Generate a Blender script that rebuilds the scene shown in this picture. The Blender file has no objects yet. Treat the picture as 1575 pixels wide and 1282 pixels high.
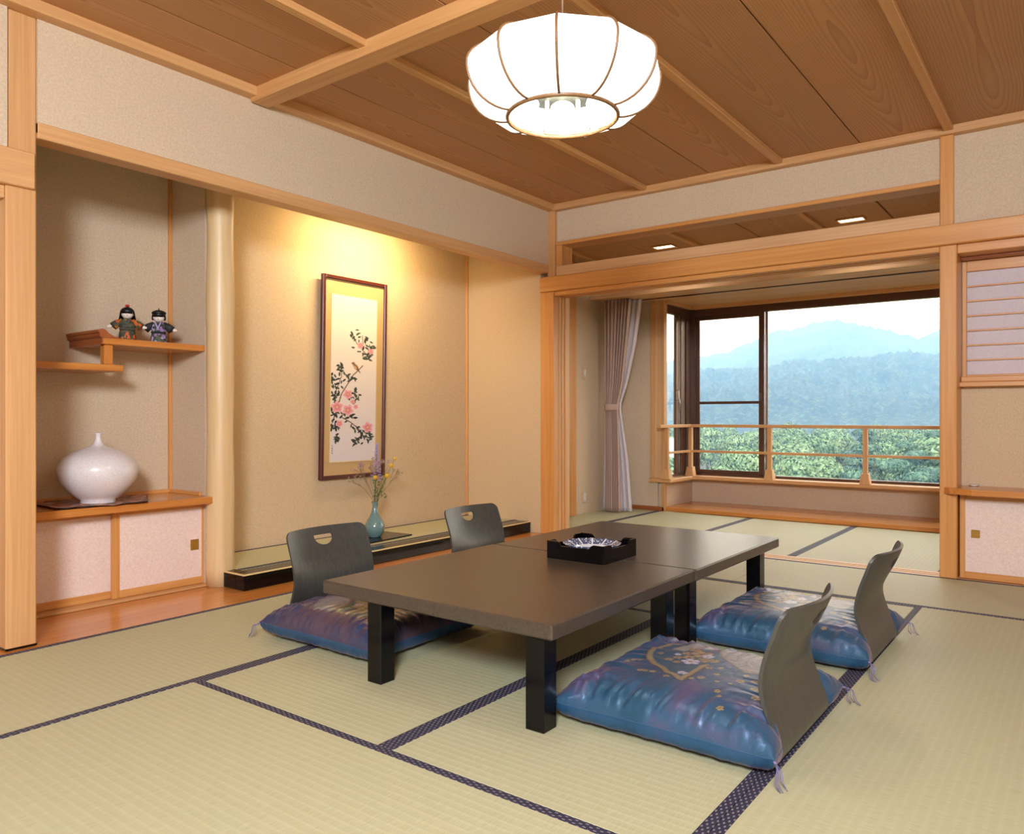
import bpy, bmesh, math, random
import numpy as np
from mathutils import Vector, Matrix, noise as mnoise
from mathutils.geometry import delaunay_2d_cdt

S = bpy.context.scene
COL = S.collection
rnd = random.Random(7)
PI = math.pi

# ------------------------------------------------------------------ camera
cd = bpy.data.cameras.new('camera'); cam = bpy.data.objects.new('camera', cd); COL.objects.link(cam)
cd.sensor_width = 36.0; cd.lens = 1182.0 / 1575.0 * 36.0; cd.shift_y = -1.0 / 1575.0
cd.clip_start = 0.05; cd.clip_end = 6000
cam.location = (0, 0, 1.0); cam.rotation_euler = (PI / 2, 0, math.radians(36.9))
S.camera = cam

# ------------------------------------------------------------------ colour management
S.view_settings.view_transform = 'Standard'
S.view_settings.look = 'None'
S.view_settings.exposure = 0.0
S.view_settings.gamma = 1.0
S.view_settings.use_curve_mapping = False

# ------------------------------------------------------------------ sky and lamps
W = bpy.data.worlds.new('sky'); S.world = W; W.use_nodes = True
wb = W.node_tree.nodes['Background']
wb.inputs[0].default_value = (0.95, 0.98, 1.0, 1); wb.inputs[1].default_value = 4.2


def lamp(name, kind, loc, target, power, color, size=None, size_y=None, angle=None):
    d = bpy.data.lights.new(name, kind); o = bpy.data.objects.new(name, d); COL.objects.link(o)
    o.location = loc; d.energy = power; d.color = color
    if kind == 'AREA':
        d.shape = 'RECTANGLE' if size_y else 'DISK'
        d.size = size
        if size_y: d.size_y = size_y
    elif kind == 'POINT' and size: d.shadow_soft_size = size
    if angle is not None: d.angle = angle
    if target is not None:
        o.rotation_euler = (Vector(target) - Vector(loc)).to_track_quat('-Z', 'Y').to_euler()
    return o


lamp('sun', 'SUN', (0, -50, 80), (-40, 60, 0), 3.5, (1, .96, .9), angle=0.02)
lamp('photo_flash', 'AREA', (0.55, -1.25, 2.4), (-2.2, 3.4, 0.75), 265, (.90, 1.0, 1.14), size=0.85)
for _x in (-3.10, -1.497): lamp('downlight', 'AREA', (_x, 6.44, 2.535), (_x, 6.44, 0), 5.5, (1, .96, .92), size=.17, size_y=.09).data.spread = math.radians(140)
lamp('alcove_lamp', 'AREA', (-4.15, 4.05, 2.44), (-4.75, 4.05, 1.45), 23, (1, .77, .38), size=0.75, size_y=0.06)
lamp('pendant_bulb', 'POINT', (-1.505, 2.305, 2.16), None, 42, (1, .96, .88), size=0.12)

# ------------------------------------------------------------------ materials
def sl(r, g, b):
    f = lambda c: (c / 255) / 12.92 if c / 255 <= .04045 else ((c / 255 + .055) / 1.055) ** 2.4
    return (f(r), f(g), f(b), 1)


class NT:
    def __init__(s, name):
        s.m = bpy.data.materials.new(name); s.m.use_nodes = True
        s.t = s.m.node_tree; s.b = s.t.nodes['Principled BSDF']; s.out = s.t.nodes['Material Output']

    def n(s, kind, **kw):
        nd = s.t.nodes.new(kind)
        for k, v in kw.items():
            if k.startswith('_'): setattr(nd, k[1:], v)
            else:
                key = int(k[1:]) if k[0] == 'i' and k[1:].isdigit() else k
                nd.inputs[key].default_value = v
        return nd

    def l(s, a, b): s.t.links.new(a, b)

    def coord(s, scale=(1, 1, 1), rand=0.0, kind='Object'):
        tc = s.n('ShaderNodeTexCoord'); mp = s.n('ShaderNodeMapping'); mp.inputs['Scale'].default_value = scale
        src = tc.outputs[kind]
        if rand:
            oi = s.n('ShaderNodeObjectInfo'); mu = s.n('ShaderNodeMath', _operation='MULTIPLY'); mu.inputs[1].default_value = rand
            s.l(oi.outputs['Random'], mu.inputs[0])
            va = s.n('ShaderNodeVectorMath', _operation='ADD'); s.l(src, va.inputs[0]); s.l(mu.outputs[0], va.inputs[1]); src = va.outputs[0]
        s.l(src, mp.inputs['Vector']); return mp.outputs[0]

    def noise(s, vec, scale, detail=3, rough=.5, dist=0.0):
        nd = s.n('ShaderNodeTexNoise'); s.l(vec, nd.inputs['Vector'])
        nd.inputs['Scale'].default_value = scale; nd.inputs['Detail'].default_value = detail
        nd.inputs['Roughness'].default_value = rough; nd.inputs['Distortion'].default_value = dist
        return nd.outputs['Fac']

    def ramp(s, fac, stops):
        r = s.n('ShaderNodeValToRGB'); e = r.color_ramp.elements
        while len(e) > 1: e.remove(e[-1])
        e[0].position, e[0].color = stops[0]
        for p, c in stops[1:]:
            q = e.new(p); q.color = c
        s.l(fac, r.inputs[0]); return r.outputs[0]

    def math(s, op, a, b=None, c=None):
        nd = s.n('ShaderNodeMath', _operation=op)
        for i, v in enumerate((a, b, c)):
            if v is None: continue
            if isinstance(v, (int, float)): nd.inputs[i].default_value = v
            else: s.l(v, nd.inputs[i])
        return nd.outputs[0]

    def mix(s, fac, a, b, blend='MIX'):
        nd = s.n('ShaderNodeMix', _data_type='RGBA', _blend_type=blend)
        for sock, v in ((nd.inputs[0], fac), (nd.inputs[6], a), (nd.inputs[7], b)):
            if isinstance(v, (int, float, tuple)): sock.default_value = v
            else: s.l(v, sock)
        return nd.outputs[2]

    def bump(s, h, strength=.2, dist=.002):
        bp = s.n('ShaderNodeBump'); bp.inputs['Strength'].default_value = strength; bp.inputs['Distance'].default_value = dist
        s.l(h, bp.inputs['Height']); s.l(bp.outputs[0], s.b.inputs['Normal'])

    def base(s, v):
        if isinstance(v, tuple): s.b.inputs['Base Color'].default_value = v
        else: s.l(v, s.b.inputs['Base Color'])

    def set(s, **kw):
        for k, v in kw.items(): s.b.inputs[k.replace('_', ' ')].default_value = v
        return s


def plain(name, rgb, rough=.5, metal=0., var=.06, scale=30, **kw):
    n = NT(name); v = n.noise(n.coord(), scale, 3)
    c = sl(*rgb)
    lo = tuple(x * (1 - var) for x in c[:3]) + (1,); hi = tuple(min(1, x * (1 + var)) for x in c[:3]) + (1,)
    n.base(n.ramp(v, [(.3, lo), (.7, hi)])); n.set(Roughness=rough, Metallic=metal, **kw)
    return n.m


def wood(name, c1, c2, axis='z', rough=.42, line=55, coat=0.0):
    n = NT(name); ai = 'xyz'.index(axis)
    sc = [line, line, line]; sc[ai] = 1.3
    v = n.noise(n.coord(tuple(sc), rand=3.0), 1.0, 4, .6, .35)
    sc2 = [6, 6, 6]; sc2[ai] = .5
    v2 = n.noise(n.coord(tuple(sc2), rand=5.0), 1.0, 2)
    f = n.math('ADD', n.math('MULTIPLY', v, .65), n.math('MULTIPLY', v2, .35))
    n.base(n.ramp(f, [(.32, sl(*c1)), (.62, sl(*c2))])); n.set(Roughness=rough)
    n.b.inputs['Coat Weight'].default_value = coat; n.b.inputs['Coat Roughness'].default_value = .15
    n.bump(v, .08, .001); return n.m


def per_axis(name, *a, **k): return {ax: wood(name + '_' + ax, *a, axis=ax, **k) for ax in 'xyz'}


WL = per_axis('light_spruce', (198, 142, 88), (216, 166, 112))
WH = per_axis('honey_wood', (200, 132, 64), (218, 156, 90), rough=.35)
WO = per_axis('orange_board', (190, 112, 48), (212, 140, 68), rough=.25, coat=.25)
WP = per_axis('pale_transom', (200, 150, 100), (222, 178, 130), line=80)
WB = per_axis('batten_wood', (196, 138, 82), (214, 162, 104))
WR = per_axis('reddish_wood', (140, 70, 36), (166, 92, 50), rough=.3)


def plank_mat():
    n = NT('ceiling_cedar'); tc = n.coord(rand=0)
    oi = n.n('ShaderNodeObjectInfo')
    sp = n.n('ShaderNodeSeparateXYZ'); n.l(tc, sp.inputs[0])
    wob = n.noise(n.coord((2.5, .9, 1), rand=40), 1.3, 3, .5)
    low = n.noise(n.coord((.1, .45, .1), rand=60), 1.0, 1)
    x = n.math('ADD', n.math('ADD', sp.outputs[0], n.math('MULTIPLY', wob, .035)), -.0175)
    h = n.math('ADD', n.math('MULTIPLY', sp.outputs[1], .022), n.math('ADD', n.math('MULTIPLY', low, .24), -.07))
    r = n.math('SQRT', n.math('ADD', n.math('MULTIPLY', x, x), n.math('MULTIPLY', h, h)))
    fine = n.noise(n.coord((220, 3, 220), rand=9), 1.0, 2)
    ring = n.math('FRACT', n.math('MULTIPLY', r, 78.0))
    ring = n.math('POWER', ring, 2.5)
    f = n.math('ADD', n.math('MULTIPLY', ring, .5), n.math('MULTIPLY', fine, .5))
    c = n.ramp(f, [(.15, sl(194, 143, 94)), (.85, sl(160, 110, 68))])
    tone = n.ramp(oi.outputs['Random'], [(0, (.90, .90, .90, 1)), (1, (1.06, 1.03, 1.0, 1))])
    n.base(n.mix(1.0, c, tone, 'MULTIPLY')); n.set(Roughness=.5); n.bump(f, .08, .001)
    return n.m


M_PLANK = plank_mat()


def plaster(name, c1, c2, speck):
    n = NT(name); v = n.coord()
    a = n.noise(v, 95, 4, .7); b = n.noise(v, 260, 2, .6); big = n.noise(v, 3, 2)
    c = n.ramp(a, [(.34, sl(*c1)), (.66, sl(*c2))])
    sp = n.ramp(b, [(.30, (1, 1, 1, 1)), (.345, (0, 0, 0, 1))])
    c = n.mix(sp, c, sl(*speck)); c = n.mix(n.math('MULTIPLY', big, .10), c, sl(*c1))
    n.base(c); n.set(Roughness=.92); n.bump(a, .25, .002); return n.m


M_PLASTER = plaster('beige_plaster', (200, 175, 145), (216, 193, 164), (166, 138, 108))
M_WPLAST = plaster('alcove_plaster', (200, 172, 136), (214, 187, 152), (170, 138, 102))
M_GREY = plaster('unseen_plaster', (205, 185, 160), (215, 195, 170), (190, 165, 140))


def paper(name, c1, c2, trans=0.0):
    n = NT(name); v = n.noise(n.coord((60, 60, 60)), 1.5, 5, .7, 1.0)
    n.base(n.ramp(v, [(.35, sl(*c1)), (.62, sl(*c2))])); n.set(Roughness=.85); n.bump(v, .1, .001)
    if trans:
        tr = n.n('ShaderNodeBsdfTranslucent'); tr.inputs[0].default_value = sl(*c2)
        mx = n.n('ShaderNodeMixShader'); mx.inputs[0].default_value = trans
        n.l(n.b.outputs[0], mx.inputs[1]); n.l(tr.outputs[0], mx.inputs[2]); n.l(mx.outputs[0], n.out.inputs[0])
    return n.m


M_FUSUMA = paper('pink_door_paper', (226, 196, 180), (240, 217, 205))
M_SHOJI = paper('shoji_paper', (226, 212, 216), (240, 230, 232), .35)


def tatami(name, axis):
    n = NT(name); co = n.coord(); sp = n.n('ShaderNodeSeparateXYZ'); n.l(co, sp.inputs[0])
    across = sp.outputs[1] if axis == 'x' else sp.outputs[0]
    pitch = .030
    w = n.math('SINE', n.math('MULTIPLY', across, 2 * PI / pitch))
    w = n.math('POWER', n.math('ABSOLUTE', n.math('MULTIPLY', n.math('ADD', w, 1.0), .5)), 2.5)
    sc = (18, 700, 18) if axis == 'x' else (700, 18, 18)
    sc2 = (260, 22, 22) if axis == 'x' else (22, 260, 22)
    fine = n.noise(n.coord(sc), 1.0, 2); fib = n.noise(n.coord(sc2), 1.0, 3)
    big = n.noise(co, 2.2, 3)
    c = n.ramp(fib, [(.25, sl(172, 168, 130)), (.75, sl(194, 191, 158))])
    c = n.mix(n.math('MULTIPLY', w, .15), c, sl(216, 211, 182)); gr = n.noise(co, 420, 2, .6); c = n.mix(n.math('MULTIPLY', gr, .16), c, sl(150, 140, 100))
    oi = n.n('ShaderNodeObjectInfo')
    c = n.mix(n.math('MULTIPLY', big, .22), c, sl(188, 170, 120))
    c = n.mix(n.math('MULTIPLY', oi.outputs['Random'], .12), c, sl(190, 186, 132))
    n.base(c); n.set(Roughness=.55); n.b.inputs['Specular IOR Level'].default_value = .4
    hgt = n.math('ADD', w, n.math('MULTIPLY', fib, .5)); n.bump(hgt, .15, .002)
    return n.m


M_TATX, M_TATY = tatami('tatami_rush_x', 'x'), tatami('tatami_rush_y', 'y')


def tape(name, axis):
    n = NT(name); co = n.coord(); sp = n.n('ShaderNodeSeparateXYZ'); n.l(co, sp.inputs[0])
    u, v = (sp.outputs[0], sp.outputs[1]) if axis == 'x' else (sp.outputs[1], sp.outputs[0])
    a = n.math('SINE', n.math('MULTIPLY', u, 2 * PI / .030)); b = n.math('SINE', n.math('MULTIPLY', v, 2 * PI / .0155))
    d = n.math('MULTIPLY', a, b); f = n.ramp(d, [(.42, (0, 0, 0, 1)), (.62, (1, 1, 1, 1))])
    nz = n.noise(co, 700, 2); f2 = n.math('MULTIPLY', f, n.math('ADD', n.math('MULTIPLY', nz, 1.1), -.05))
    n.base(n.mix(f2, sl(44, 40, 62), sl(178, 170, 158))); n.set(Roughness=.7); return n.m


M_TAPEX, M_TAPEY = tape('border_cloth_x', 'x'), tape('border_cloth_y', 'y')

M_LACQ = plain('black_lacquer', (10, 7, 9), .14, var=.1, Specular_IOR_Level=.32)
M_GOLDLINE = plain('pale_gold_line', (226, 200, 140), .4)
M_BRASS = plain('brushed_brass', (176, 134, 56), .35, .6)


def table_mat():
    n = NT('dark_leather_lacquer'); v = n.coord()
    a = n.noise(v, 130, 4, .7); b = n.noise(v, 420, 2)
    c = n.ramp(a, [(.3, sl(58, 48, 40)), (.7, sl(82, 69, 56))])
    n.base(n.mix(n.ramp(b, [(.62, (0, 0, 0, 1)), (.7, (.6, .6, .6, 1))]), c, sl(116, 98, 78)))
    n.set(Roughness=.30); n.b.inputs['Specular IOR Level'].default_value = .6
    n.bump(a, .06, .001); return n.m


M_TABLE = table_mat()


def chairmat():
    n = NT('grey_stained_plywood')
    v = n.noise(n.coord((60, 60, 2), rand=4), 1.0, 4, .6, .5)
    n.base(n.ramp(v, [(.3, sl(58, 57, 53)), (.7, sl(74, 72, 66))])); n.set(Roughness=.34)
    n.b.inputs['Specular IOR Level'].default_value = .6
    n.bump(v, .08, .001); return n.m


M_CHAIR = chairmat()


def satin(name, cols, plainonly=False):
    n = NT(name); v = n.coord()
    z = n.noise(v, 5.5, 3, .55, .6); th = n.noise(n.coord((500, 40, 40)), 1.0, 2)
    c = n.ramp(z, cols)
    c = n.mix(n.math('MULTIPLY', th, .25), c, sl(54, 92, 128))
    if not plainonly:
        at = n.n('ShaderNodeAttribute', _attribute_name='motif'); c = n.mix(at.outputs['Alpha'], c, at.outputs['Color'])
    n.base(c); n.set(Roughness=.36, Metallic=.28)
    n.b.inputs['Sheen Weight'].default_value = .38; n.b.inputs['Sheen Tint'].default_value = sl(190, 130, 140)
    n.b.inputs['Sheen Roughness'].default_value = .35
    cr = n.noise(n.coord((16, 7, 10)), 1.6, 3, .55, 1.2); n.bump(cr, .22, .010)
    return n.m


BLUES = [(.36, sl(38, 78, 100)), (.52, sl(58, 90, 118)), (.66, sl(94, 86, 116))]
M_SATIN = satin('blue_satin', BLUES)
M_SATINP = satin('purple_shot_satin', [(.36, sl(54, 62, 92)), (.5, sl(82, 66, 86)), (.64, sl(98, 72, 80))])
M_UNDER = satin('blue_satin_underside', [(.36, sl(32, 70, 98)), (.52, sl(42, 82, 114)), (.66, sl(58, 78, 112))], True)
M_THREAD = plain('mauve_thread', (120, 112, 150), .7)


def emit(name, rgb, st):
    n = NT(name); e = n.n('ShaderNodeEmission'); e.inputs[0].default_value = sl(*rgb); e.inputs[1].default_value = st
    n.l(e.outputs[0], n.out.inputs[0]); return n.m


M_SHADE = emit('lit_paper', (255, 250, 238), 2.4)
M_TUBE = emit('lit_tube', (255, 250, 235), 4)
M_DOWN = emit('lit_diffuser', (255, 244, 205), 4)
M_RIB = wood('lamp_rib_wood', (112, 76, 42), (136, 98, 60), 'z')
M_WHITE = plain('white_enamel', (225, 225, 215), .4)


def vasemat(name, c1, c2, rough, speck):
    n = NT(name); v = n.coord(); a = n.noise(v, 140, 3, .7); b = n.noise(v, 6, 3)
    c = n.ramp(a, [(.33, sl(*speck)), (.42, sl(*c1)), (.8, sl(*c2))]); c = n.mix(n.math('MULTIPLY', b, .3), c, sl(*c2))
    n.base(c); n.set(Roughness=rough); n.b.inputs['Coat Weight'].default_value = .6; n.b.inputs['Coat Roughness'].default_value = .05
    return n.m


M_VWHITE = vasemat('white_crackle_glaze', (226, 214, 212), (234, 226, 224), .3, (196, 176, 180))
M_VBLUE = vasemat('celadon_glaze', (104, 136, 136), (122, 152, 148), .15, (90, 120, 122))


def patchwork(name, stops, scale=26):
    n = NT(name); vo = n.n('ShaderNodeTexVoronoi'); n.l(n.coord(), vo.inputs['Vector']); vo.inputs['Scale'].default_value = scale
    sp = n.n('ShaderNodeSeparateColor'); n.l(vo.outputs['Color'], sp.inputs[0])
    r = n.n('ShaderNodeValToRGB'); r.color_ramp.interpolation = 'CONSTANT'; e = r.color_ramp.elements
    while len(e) > 1: e.remove(e[-1])
    e[0].position = 0; e[0].color = sl(*stops[0])
    for i, c in enumerate(stops[1:]):
        q = e.new((i + 1) / len(stops)); q.color = sl(*c)
    n.l(sp.outputs[0], r.inputs[0]); n.base(r.outputs[0]); n.set(Roughness=.7); return n.m


M_KIM1 = patchwork('green_orange_kimono', [(74, 70, 40), (90, 84, 52), (66, 60, 36), (204, 84, 30), (80, 78, 46), (54, 60, 60), (190, 110, 40)], 70)
M_KIM2 = patchwork('purple_grey_kimono', [(60, 60, 52), (146, 112, 160), (84, 92, 60), (44, 44, 46), (170, 150, 180), (78, 86, 58)], 80)
M_DARKROBE = patchwork('dark_robe', [(34, 34, 36), (44, 46, 46), (38, 40, 38)], 70)
M_CLOTH = patchwork('patterned_cloth', [(172, 108, 84), (134, 100, 86), (190, 130, 100), (120, 116, 116), (160, 84, 70), (200, 160, 132)], 30)
M_OBI = plain('dark_green_sash', (66, 66, 52), .7); M_LILAC = plain('lilac_silk', (150, 132, 166), .6)
M_SKIN = plain('doll_white', (236, 220, 208), .5, var=.02)
M_HAIR = plain('black_silk', (12, 11, 12), .45)
M_RED = plain('red_silk', (196, 36, 34), .5)
M_LIP = plain('painted_red', (190, 60, 54), .5)
M_DARKWOOD = plain('dark_red_wood', (84, 36, 30), .3)
M_SILKMOUNT = plain('gold_silk_mount', (196, 160, 110), .6, var=.05, scale=160)


def attr_mat(name, rough=.8):
    n = NT(name); at = n.n('ShaderNodeAttribute', _attribute_name='motif'); n.base(at.outputs['Color']); n.set(Roughness=rough); return n.m


M_PAINT = attr_mat('painted_silk')
M_BRONZE = plain('bronze_window_frame', (96, 70, 58), .3, .45)
M_STEEL = plain('steel', (170, 165, 160), .25, .8)
M_DRAPE = None


def fabric(name, c1, c2, trans):
    n = NT(name); v = n.noise(n.coord((300, 300, 300)), 1, 2)
    n.base(n.ramp(v, [(.3, sl(*c1)), (.7, sl(*c2))])); n.set(Roughness=.85)
    tr = n.n('ShaderNodeBsdfTranslucent'); tr.inputs[0].default_value = sl(*c2)
    mx = n.n('ShaderNodeMixShader'); mx.inputs[0].default_value = trans
    n.l(n.b.outputs[0], mx.inputs[1]); n.l(tr.outputs[0], mx.inputs[2]); n.l(mx.outputs[0], n.out.inputs[0]); return n.m


M_DRAPE = fabric('mauve_curtain', (186, 156, 140), (204, 174, 158), .08)
M_LACE = fabric('white_lace', (226, 216, 220), (240, 232, 234), .3)


def glass():
    n = NT('window_glass'); g = n.n('ShaderNodeBsdfGlossy'); g.inputs['Roughness'].default_value = .01
    t = n.n('ShaderNodeBsdfTransparent'); t.inputs[0].default_value = (.97, .98, .985, 1)
    f = n.n('ShaderNodeLayerWeight'); fr = n.math('ADD', n.math('MULTIPLY', n.math('POWER', f.outputs['Facing'], 5.0), .48), .022)
    mx = n.n('ShaderNodeMixShader'); n.l(fr, mx.inputs[0]); n.l(t.outputs[0], mx.inputs[1]); n.l(g.outputs[0], mx.inputs[2])
    n.l(mx.outputs[0], n.out.inputs[0]); return n.m


M_GLASS = glass()
M_PLATE = plain('ivory_plastic', (206, 186, 160), .4)
M_LEAF = plain('green_leaf', (92, 112, 60), .6, var=.3, scale=90)
M_TWIG = plain('dry_twig', (134, 112, 84), .8, var=.2)
M_PURPLE = plain('lilac_petal', (176, 158, 214), .6, var=.2, scale=120)
M_YELLOW = plain('yellow_petal', (222, 176, 34), .6, var=.1)


# ------------------------------------------------------------------ mesh helpers
class MB:
    def __init__(s): s.v = []; s.f = []; s.mi = []; s.sm = []

    def add(s, vs, fs, mi=0, smooth=False):
        o = len(s.v); s.v += [tuple(p) for p in vs]
        for f in fs: s.f.append(tuple(i + o for i in f)); s.mi.append(mi); s.sm.append(smooth)
        return s

    def box(s, x0, x1, y0, y1, z0, z1, b=.003, mi=0):
        b = min(b, .45 * (x1 - x0), .45 * (y1 - y0), .45 * (z1 - z0))
        if b <= 0.0002:
            vs = [(x, y, z) for x in (x0, x1) for y in (y0, y1) for z in (z0, z1)]
            return s.add(vs, [(0, 1, 3, 2), (4, 6, 7, 5), (0, 4, 5, 1), (2, 3, 7, 6), (0, 2, 6, 4), (1, 5, 7, 3)], mi)
        vs = []; ix = {}
        lim = ((x0, x1), (y0, y1), (z0, z1))
        for sx in (0, 1):
            for sy in (0, 1):
                for sz in (0, 1):
                    sg = (sx, sy, sz)
                    for k in range(3):
                        p = [lim[a][sg[a]] + (0 if a == k else (b if sg[a] == 0 else -b)) for a in range(3)]
                        ix[sg + (k,)] = len(vs); vs.append(p)
        fs = []
        for k in range(3):
            a, c = [q for q in range(3) if q != k]
            for sg in (0, 1):
                loop = []
                for (p, q) in ((0, 0), (1, 0), (1, 1), (0, 1)):
                    t = [0, 0, 0]; t[k] = sg; t[a] = p; t[c] = q; loop.append(ix[tuple(t) + (k,)])
                fs.append(tuple(loop))
        for k in range(3):
            a, c = [q for q in range(3) if q != k]
            for p in (0, 1):
                for q in (0, 1):
                    t0 = [0, 0, 0]; t0[a] = p; t0[c] = q; t1 = list(t0); t1[k] = 1
                    fs.append((ix[tuple(t0) + (a,)], ix[tuple(t1) + (a,)], ix[tuple(t1) + (c,)], ix[tuple(t0) + (c,)]))
        for sx in (0, 1):
            for sy in (0, 1):
                for sz in (0, 1): fs.append(tuple(ix[(sx, sy, sz, k)] for k in range(3)))
        return s.add(vs, fs, mi)

    def tube(s, pts, r, n=8, mi=0, cap=True, smooth=True):
        pts = [Vector(p) for p in pts]; rs = r if isinstance(r, (list, tuple)) else [r] * len(pts)
        vs = []; fs = []; up = Vector((0, 0, 1)); prev = None
        for i, p in enumerate(pts):
            t = (pts[min(i + 1, len(pts) - 1)] - pts[max(i - 1, 0)]).normalized()
            if prev is None:
                a = t.cross(up if abs(t.z) < .95 else Vector((1, 0, 0))).normalized()
            else:
                a = (prev - t * prev.dot(t)).normalized()
            prev = a; b = t.cross(a)
            for k in range(n):
                an = 2 * PI * k / n; vs.append(p + (a * math.cos(an) + b * math.sin(an)) * rs[i])
        for i in range(len(pts) - 1):
            for k in range(n):
                k2 = (k + 1) % n; fs.append((i * n + k, i * n + k2, (i + 1) * n + k2, (i + 1) * n + k))
        if cap: fs += [tuple(range(n - 1, -1, -1)), tuple((len(pts) - 1) * n + k for k in range(n))]
        return s.add(vs, fs, mi, smooth)

    def lathe(s, prof, c=(0, 0, 0), n=32, mi=0, smooth=True, sx=1., sy=1.):
        vs = []; fs = []
        for r, z in prof:
            for k in range(n):
                a = 2 * PI * k / n; vs.append((c[0] + r * sx * math.cos(a), c[1] + r * sy * math.sin(a), c[2] + z))
        for i in range(len(prof) - 1):
            for k in range(n):
                k2 = (k + 1) % n; fs.append((i * n + k, i * n + k2, (i + 1) * n + k2, (i + 1) * n + k))
        fs += [tuple(range(n - 1, -1, -1)), tuple((len(prof) - 1) * n + k for k in range(n))]
        return s.add(vs, fs, mi, smooth)

    def prism(s, poly, z0, z1, axes='xyz', mi=0, smooth=False):
        n = len(poly); o = {'xyz': (0, 1, 2), 'yzx': (1, 2, 0), 'xzy': (0, 2, 1)}[axes]; vs = []
        for z in (z0, z1):
            for p in poly:
                q = [0, 0, 0]; q[o[0]] = p[0]; q[o[1]] = p[1]; q[o[2]] = z; vs.append(q)
        fs = [tuple(range(n - 1, -1, -1)), tuple(range(n, 2 * n))] + [(i, (i + 1) % n, n + (i + 1) % n, n + i) for i in range(n)]
        return s.add(vs, fs, mi, smooth)

    def ball(s, c, r, n=12, m=8, mi=0, rz=None, ry=None):
        rz = rz or r; ry = ry or r
        prof = [(math.sin(PI * i / m), -math.cos(PI * i / m) * rz) for i in range(m + 1)]
        prof[0] = (.02, -rz); prof[-1] = (.02, rz)
        return s.lathe([(a * r, b) for a, b in prof], c, n, mi, True, 1, ry / r)

    def mesh(s, name):
        me = bpy.data.meshes.new(name); me.from_pydata(s.v, [], s.f)
        bm = bmesh.new(); bm.from_mesh(me); bmesh.ops.recalc_face_normals(bm, faces=bm.faces); bm.to_mesh(me); bm.free()
        me.polygons.foreach_set('material_index', s.mi); me.polygons.foreach_set('use_smooth', s.sm)
        return me

    def build(s, name, mat, parent=None, kind=None):
        me = s.mesh(name)
        for m in (mat if isinstance(mat, (list, tuple)) else [mat]): me.materials.append(m)
        return link(name, me, parent, kind)


def link(name, me, parent=None, kind=None):
    o = bpy.data.objects.new(name, me); COL.objects.link(o)
    if parent is not None: o.parent = parent
    if kind: o['kind'] = kind
    return o


def raw(name, vs, fs, mat, parent=None, smooth=True, kind=None):
    me = bpy.data.meshes.new(name); me.from_pydata(vs, [], fs)
    for m in (mat if isinstance(mat, (list, tuple)) else [mat]): me.materials.append(m)
    if smooth: me.polygons.foreach_set('use_smooth', [True] * len(me.polygons))
    return link(name, me, parent, kind)


def tag(o, label, cat, group=None):
    o['label'] = label; o['category'] = cat
    if group: o['group'] = group
    return o


def thing(name, label, cat, loc=(0, 0, 0), rz=0.0, group=None):
    o = bpy.data.objects.new(name, None); COL.objects.link(o); o.location = loc; o.rotation_euler = (0, 0, rz)
    o.empty_display_size = .1
    return tag(o, label, cat, group)


def copy_tree(o, parent=None):
    c = o.copy(); COL.objects.link(c)
    if parent is not None: c.parent = parent
    for ch in list(o.children): copy_tree(ch, c)
    return c


def bx(name, mat, x0, x1, y0, y1, z0, z1, parent=None, b=.003, kind=None):
    return MB().box(x0, x1, y0, y1, z0, z1, b).build(name, mat, parent, kind)


def struct(name, mat, *a, b=.0): return bx(name, mat, *a, None, b, 'structure')


TN = [0]


def trim(mat, x0, x1, y0, y1, z0, z1, b=.004):
    TN[0] += 1; return bx('trim_%d' % TN[0], mat, x0, x1, y0, y1, z0, z1, None, b, 'structure')


XR, YB = 1.4, -1.7          # right wall and the wall behind the camera
# ================================================================== FLOOR
floor = struct('floor', M_GREY, -5.0, 1.6, -1.9, 8.4, -.20, -.06)


def mat_(x0, x1, y0, y1, long, ridge, borders='ab', g=.0012):
    m = bx('tatami_mat', M_TATX if ridge == 'x' else M_TATY, x0 + g, x1 - g, y0 + g, y1 - g, -.055, 0, floor, .002)
    w = .031
    for s in borders:
        if long == 'x':
            q = (x0 + g, x1 - g) + ((y0 + g, y0 + w) if s == 'a' else (y1 - w, y1 - g)); mt = M_TAPEX
        else:
            q = ((x0 + g, x0 + w) if s == 'a' else (x1 - w, x1 - g)) + (y0 + g, y1 - g); mt = M_TAPEY
        bx('border_tape', mt, *q, -.004, .0016, m, .0006)


mat_(-3.64, -1.735, 4.515, 5.43, 'x', 'x'); mat_(-1.735, .20, 4.515, 5.43, 'x', 'x'); mat_(.20, XR, 4.515, 5.43, 'x', 'x')
mat_(-3.64, -2.70, 2.70, 4.515, 'y', 'x'); mat_(-3.64, -2.70, .78, 2.70, 'y', 'x')
mat_(-2.70, -1.70, 1.625, 3.555, 'y', 'x'); mat_(-1.70, -.73, 1.625, 3.555, 'y', 'x')
mat_(-2.70, -.73, 3.555, 4.515, 'x', 'x')
mat_(-.73, .24, 1.625, 4.515, 'y', 'y')
mat_(-2.70, -.73, .66, 1.625, 'x', 'x'); mat_(-.73, XR, .66, 1.625, 'x', 'x')
mat_(.24, XR, 1.625, 4.515, 'y', 'y')
mat_(-3.64, XR, YB, .66, 'x', 'x'); mat_(-3.64, -2.70, .66, .78, 'y', 'x', '')
# wooden board strip in front of the alcoves
for a, b_ in ((1.0, 3.1), (3.1, 5.43)):
    bx('floor_board', WO['y'], -4.60, -3.642, a + .0005, b_ - .0005, -.05, -.001, floor, .001)
bx('floor_board', WO['y'], -4.0, -3.642, YB, .999, -.05, -.001, floor, .001)
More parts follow.
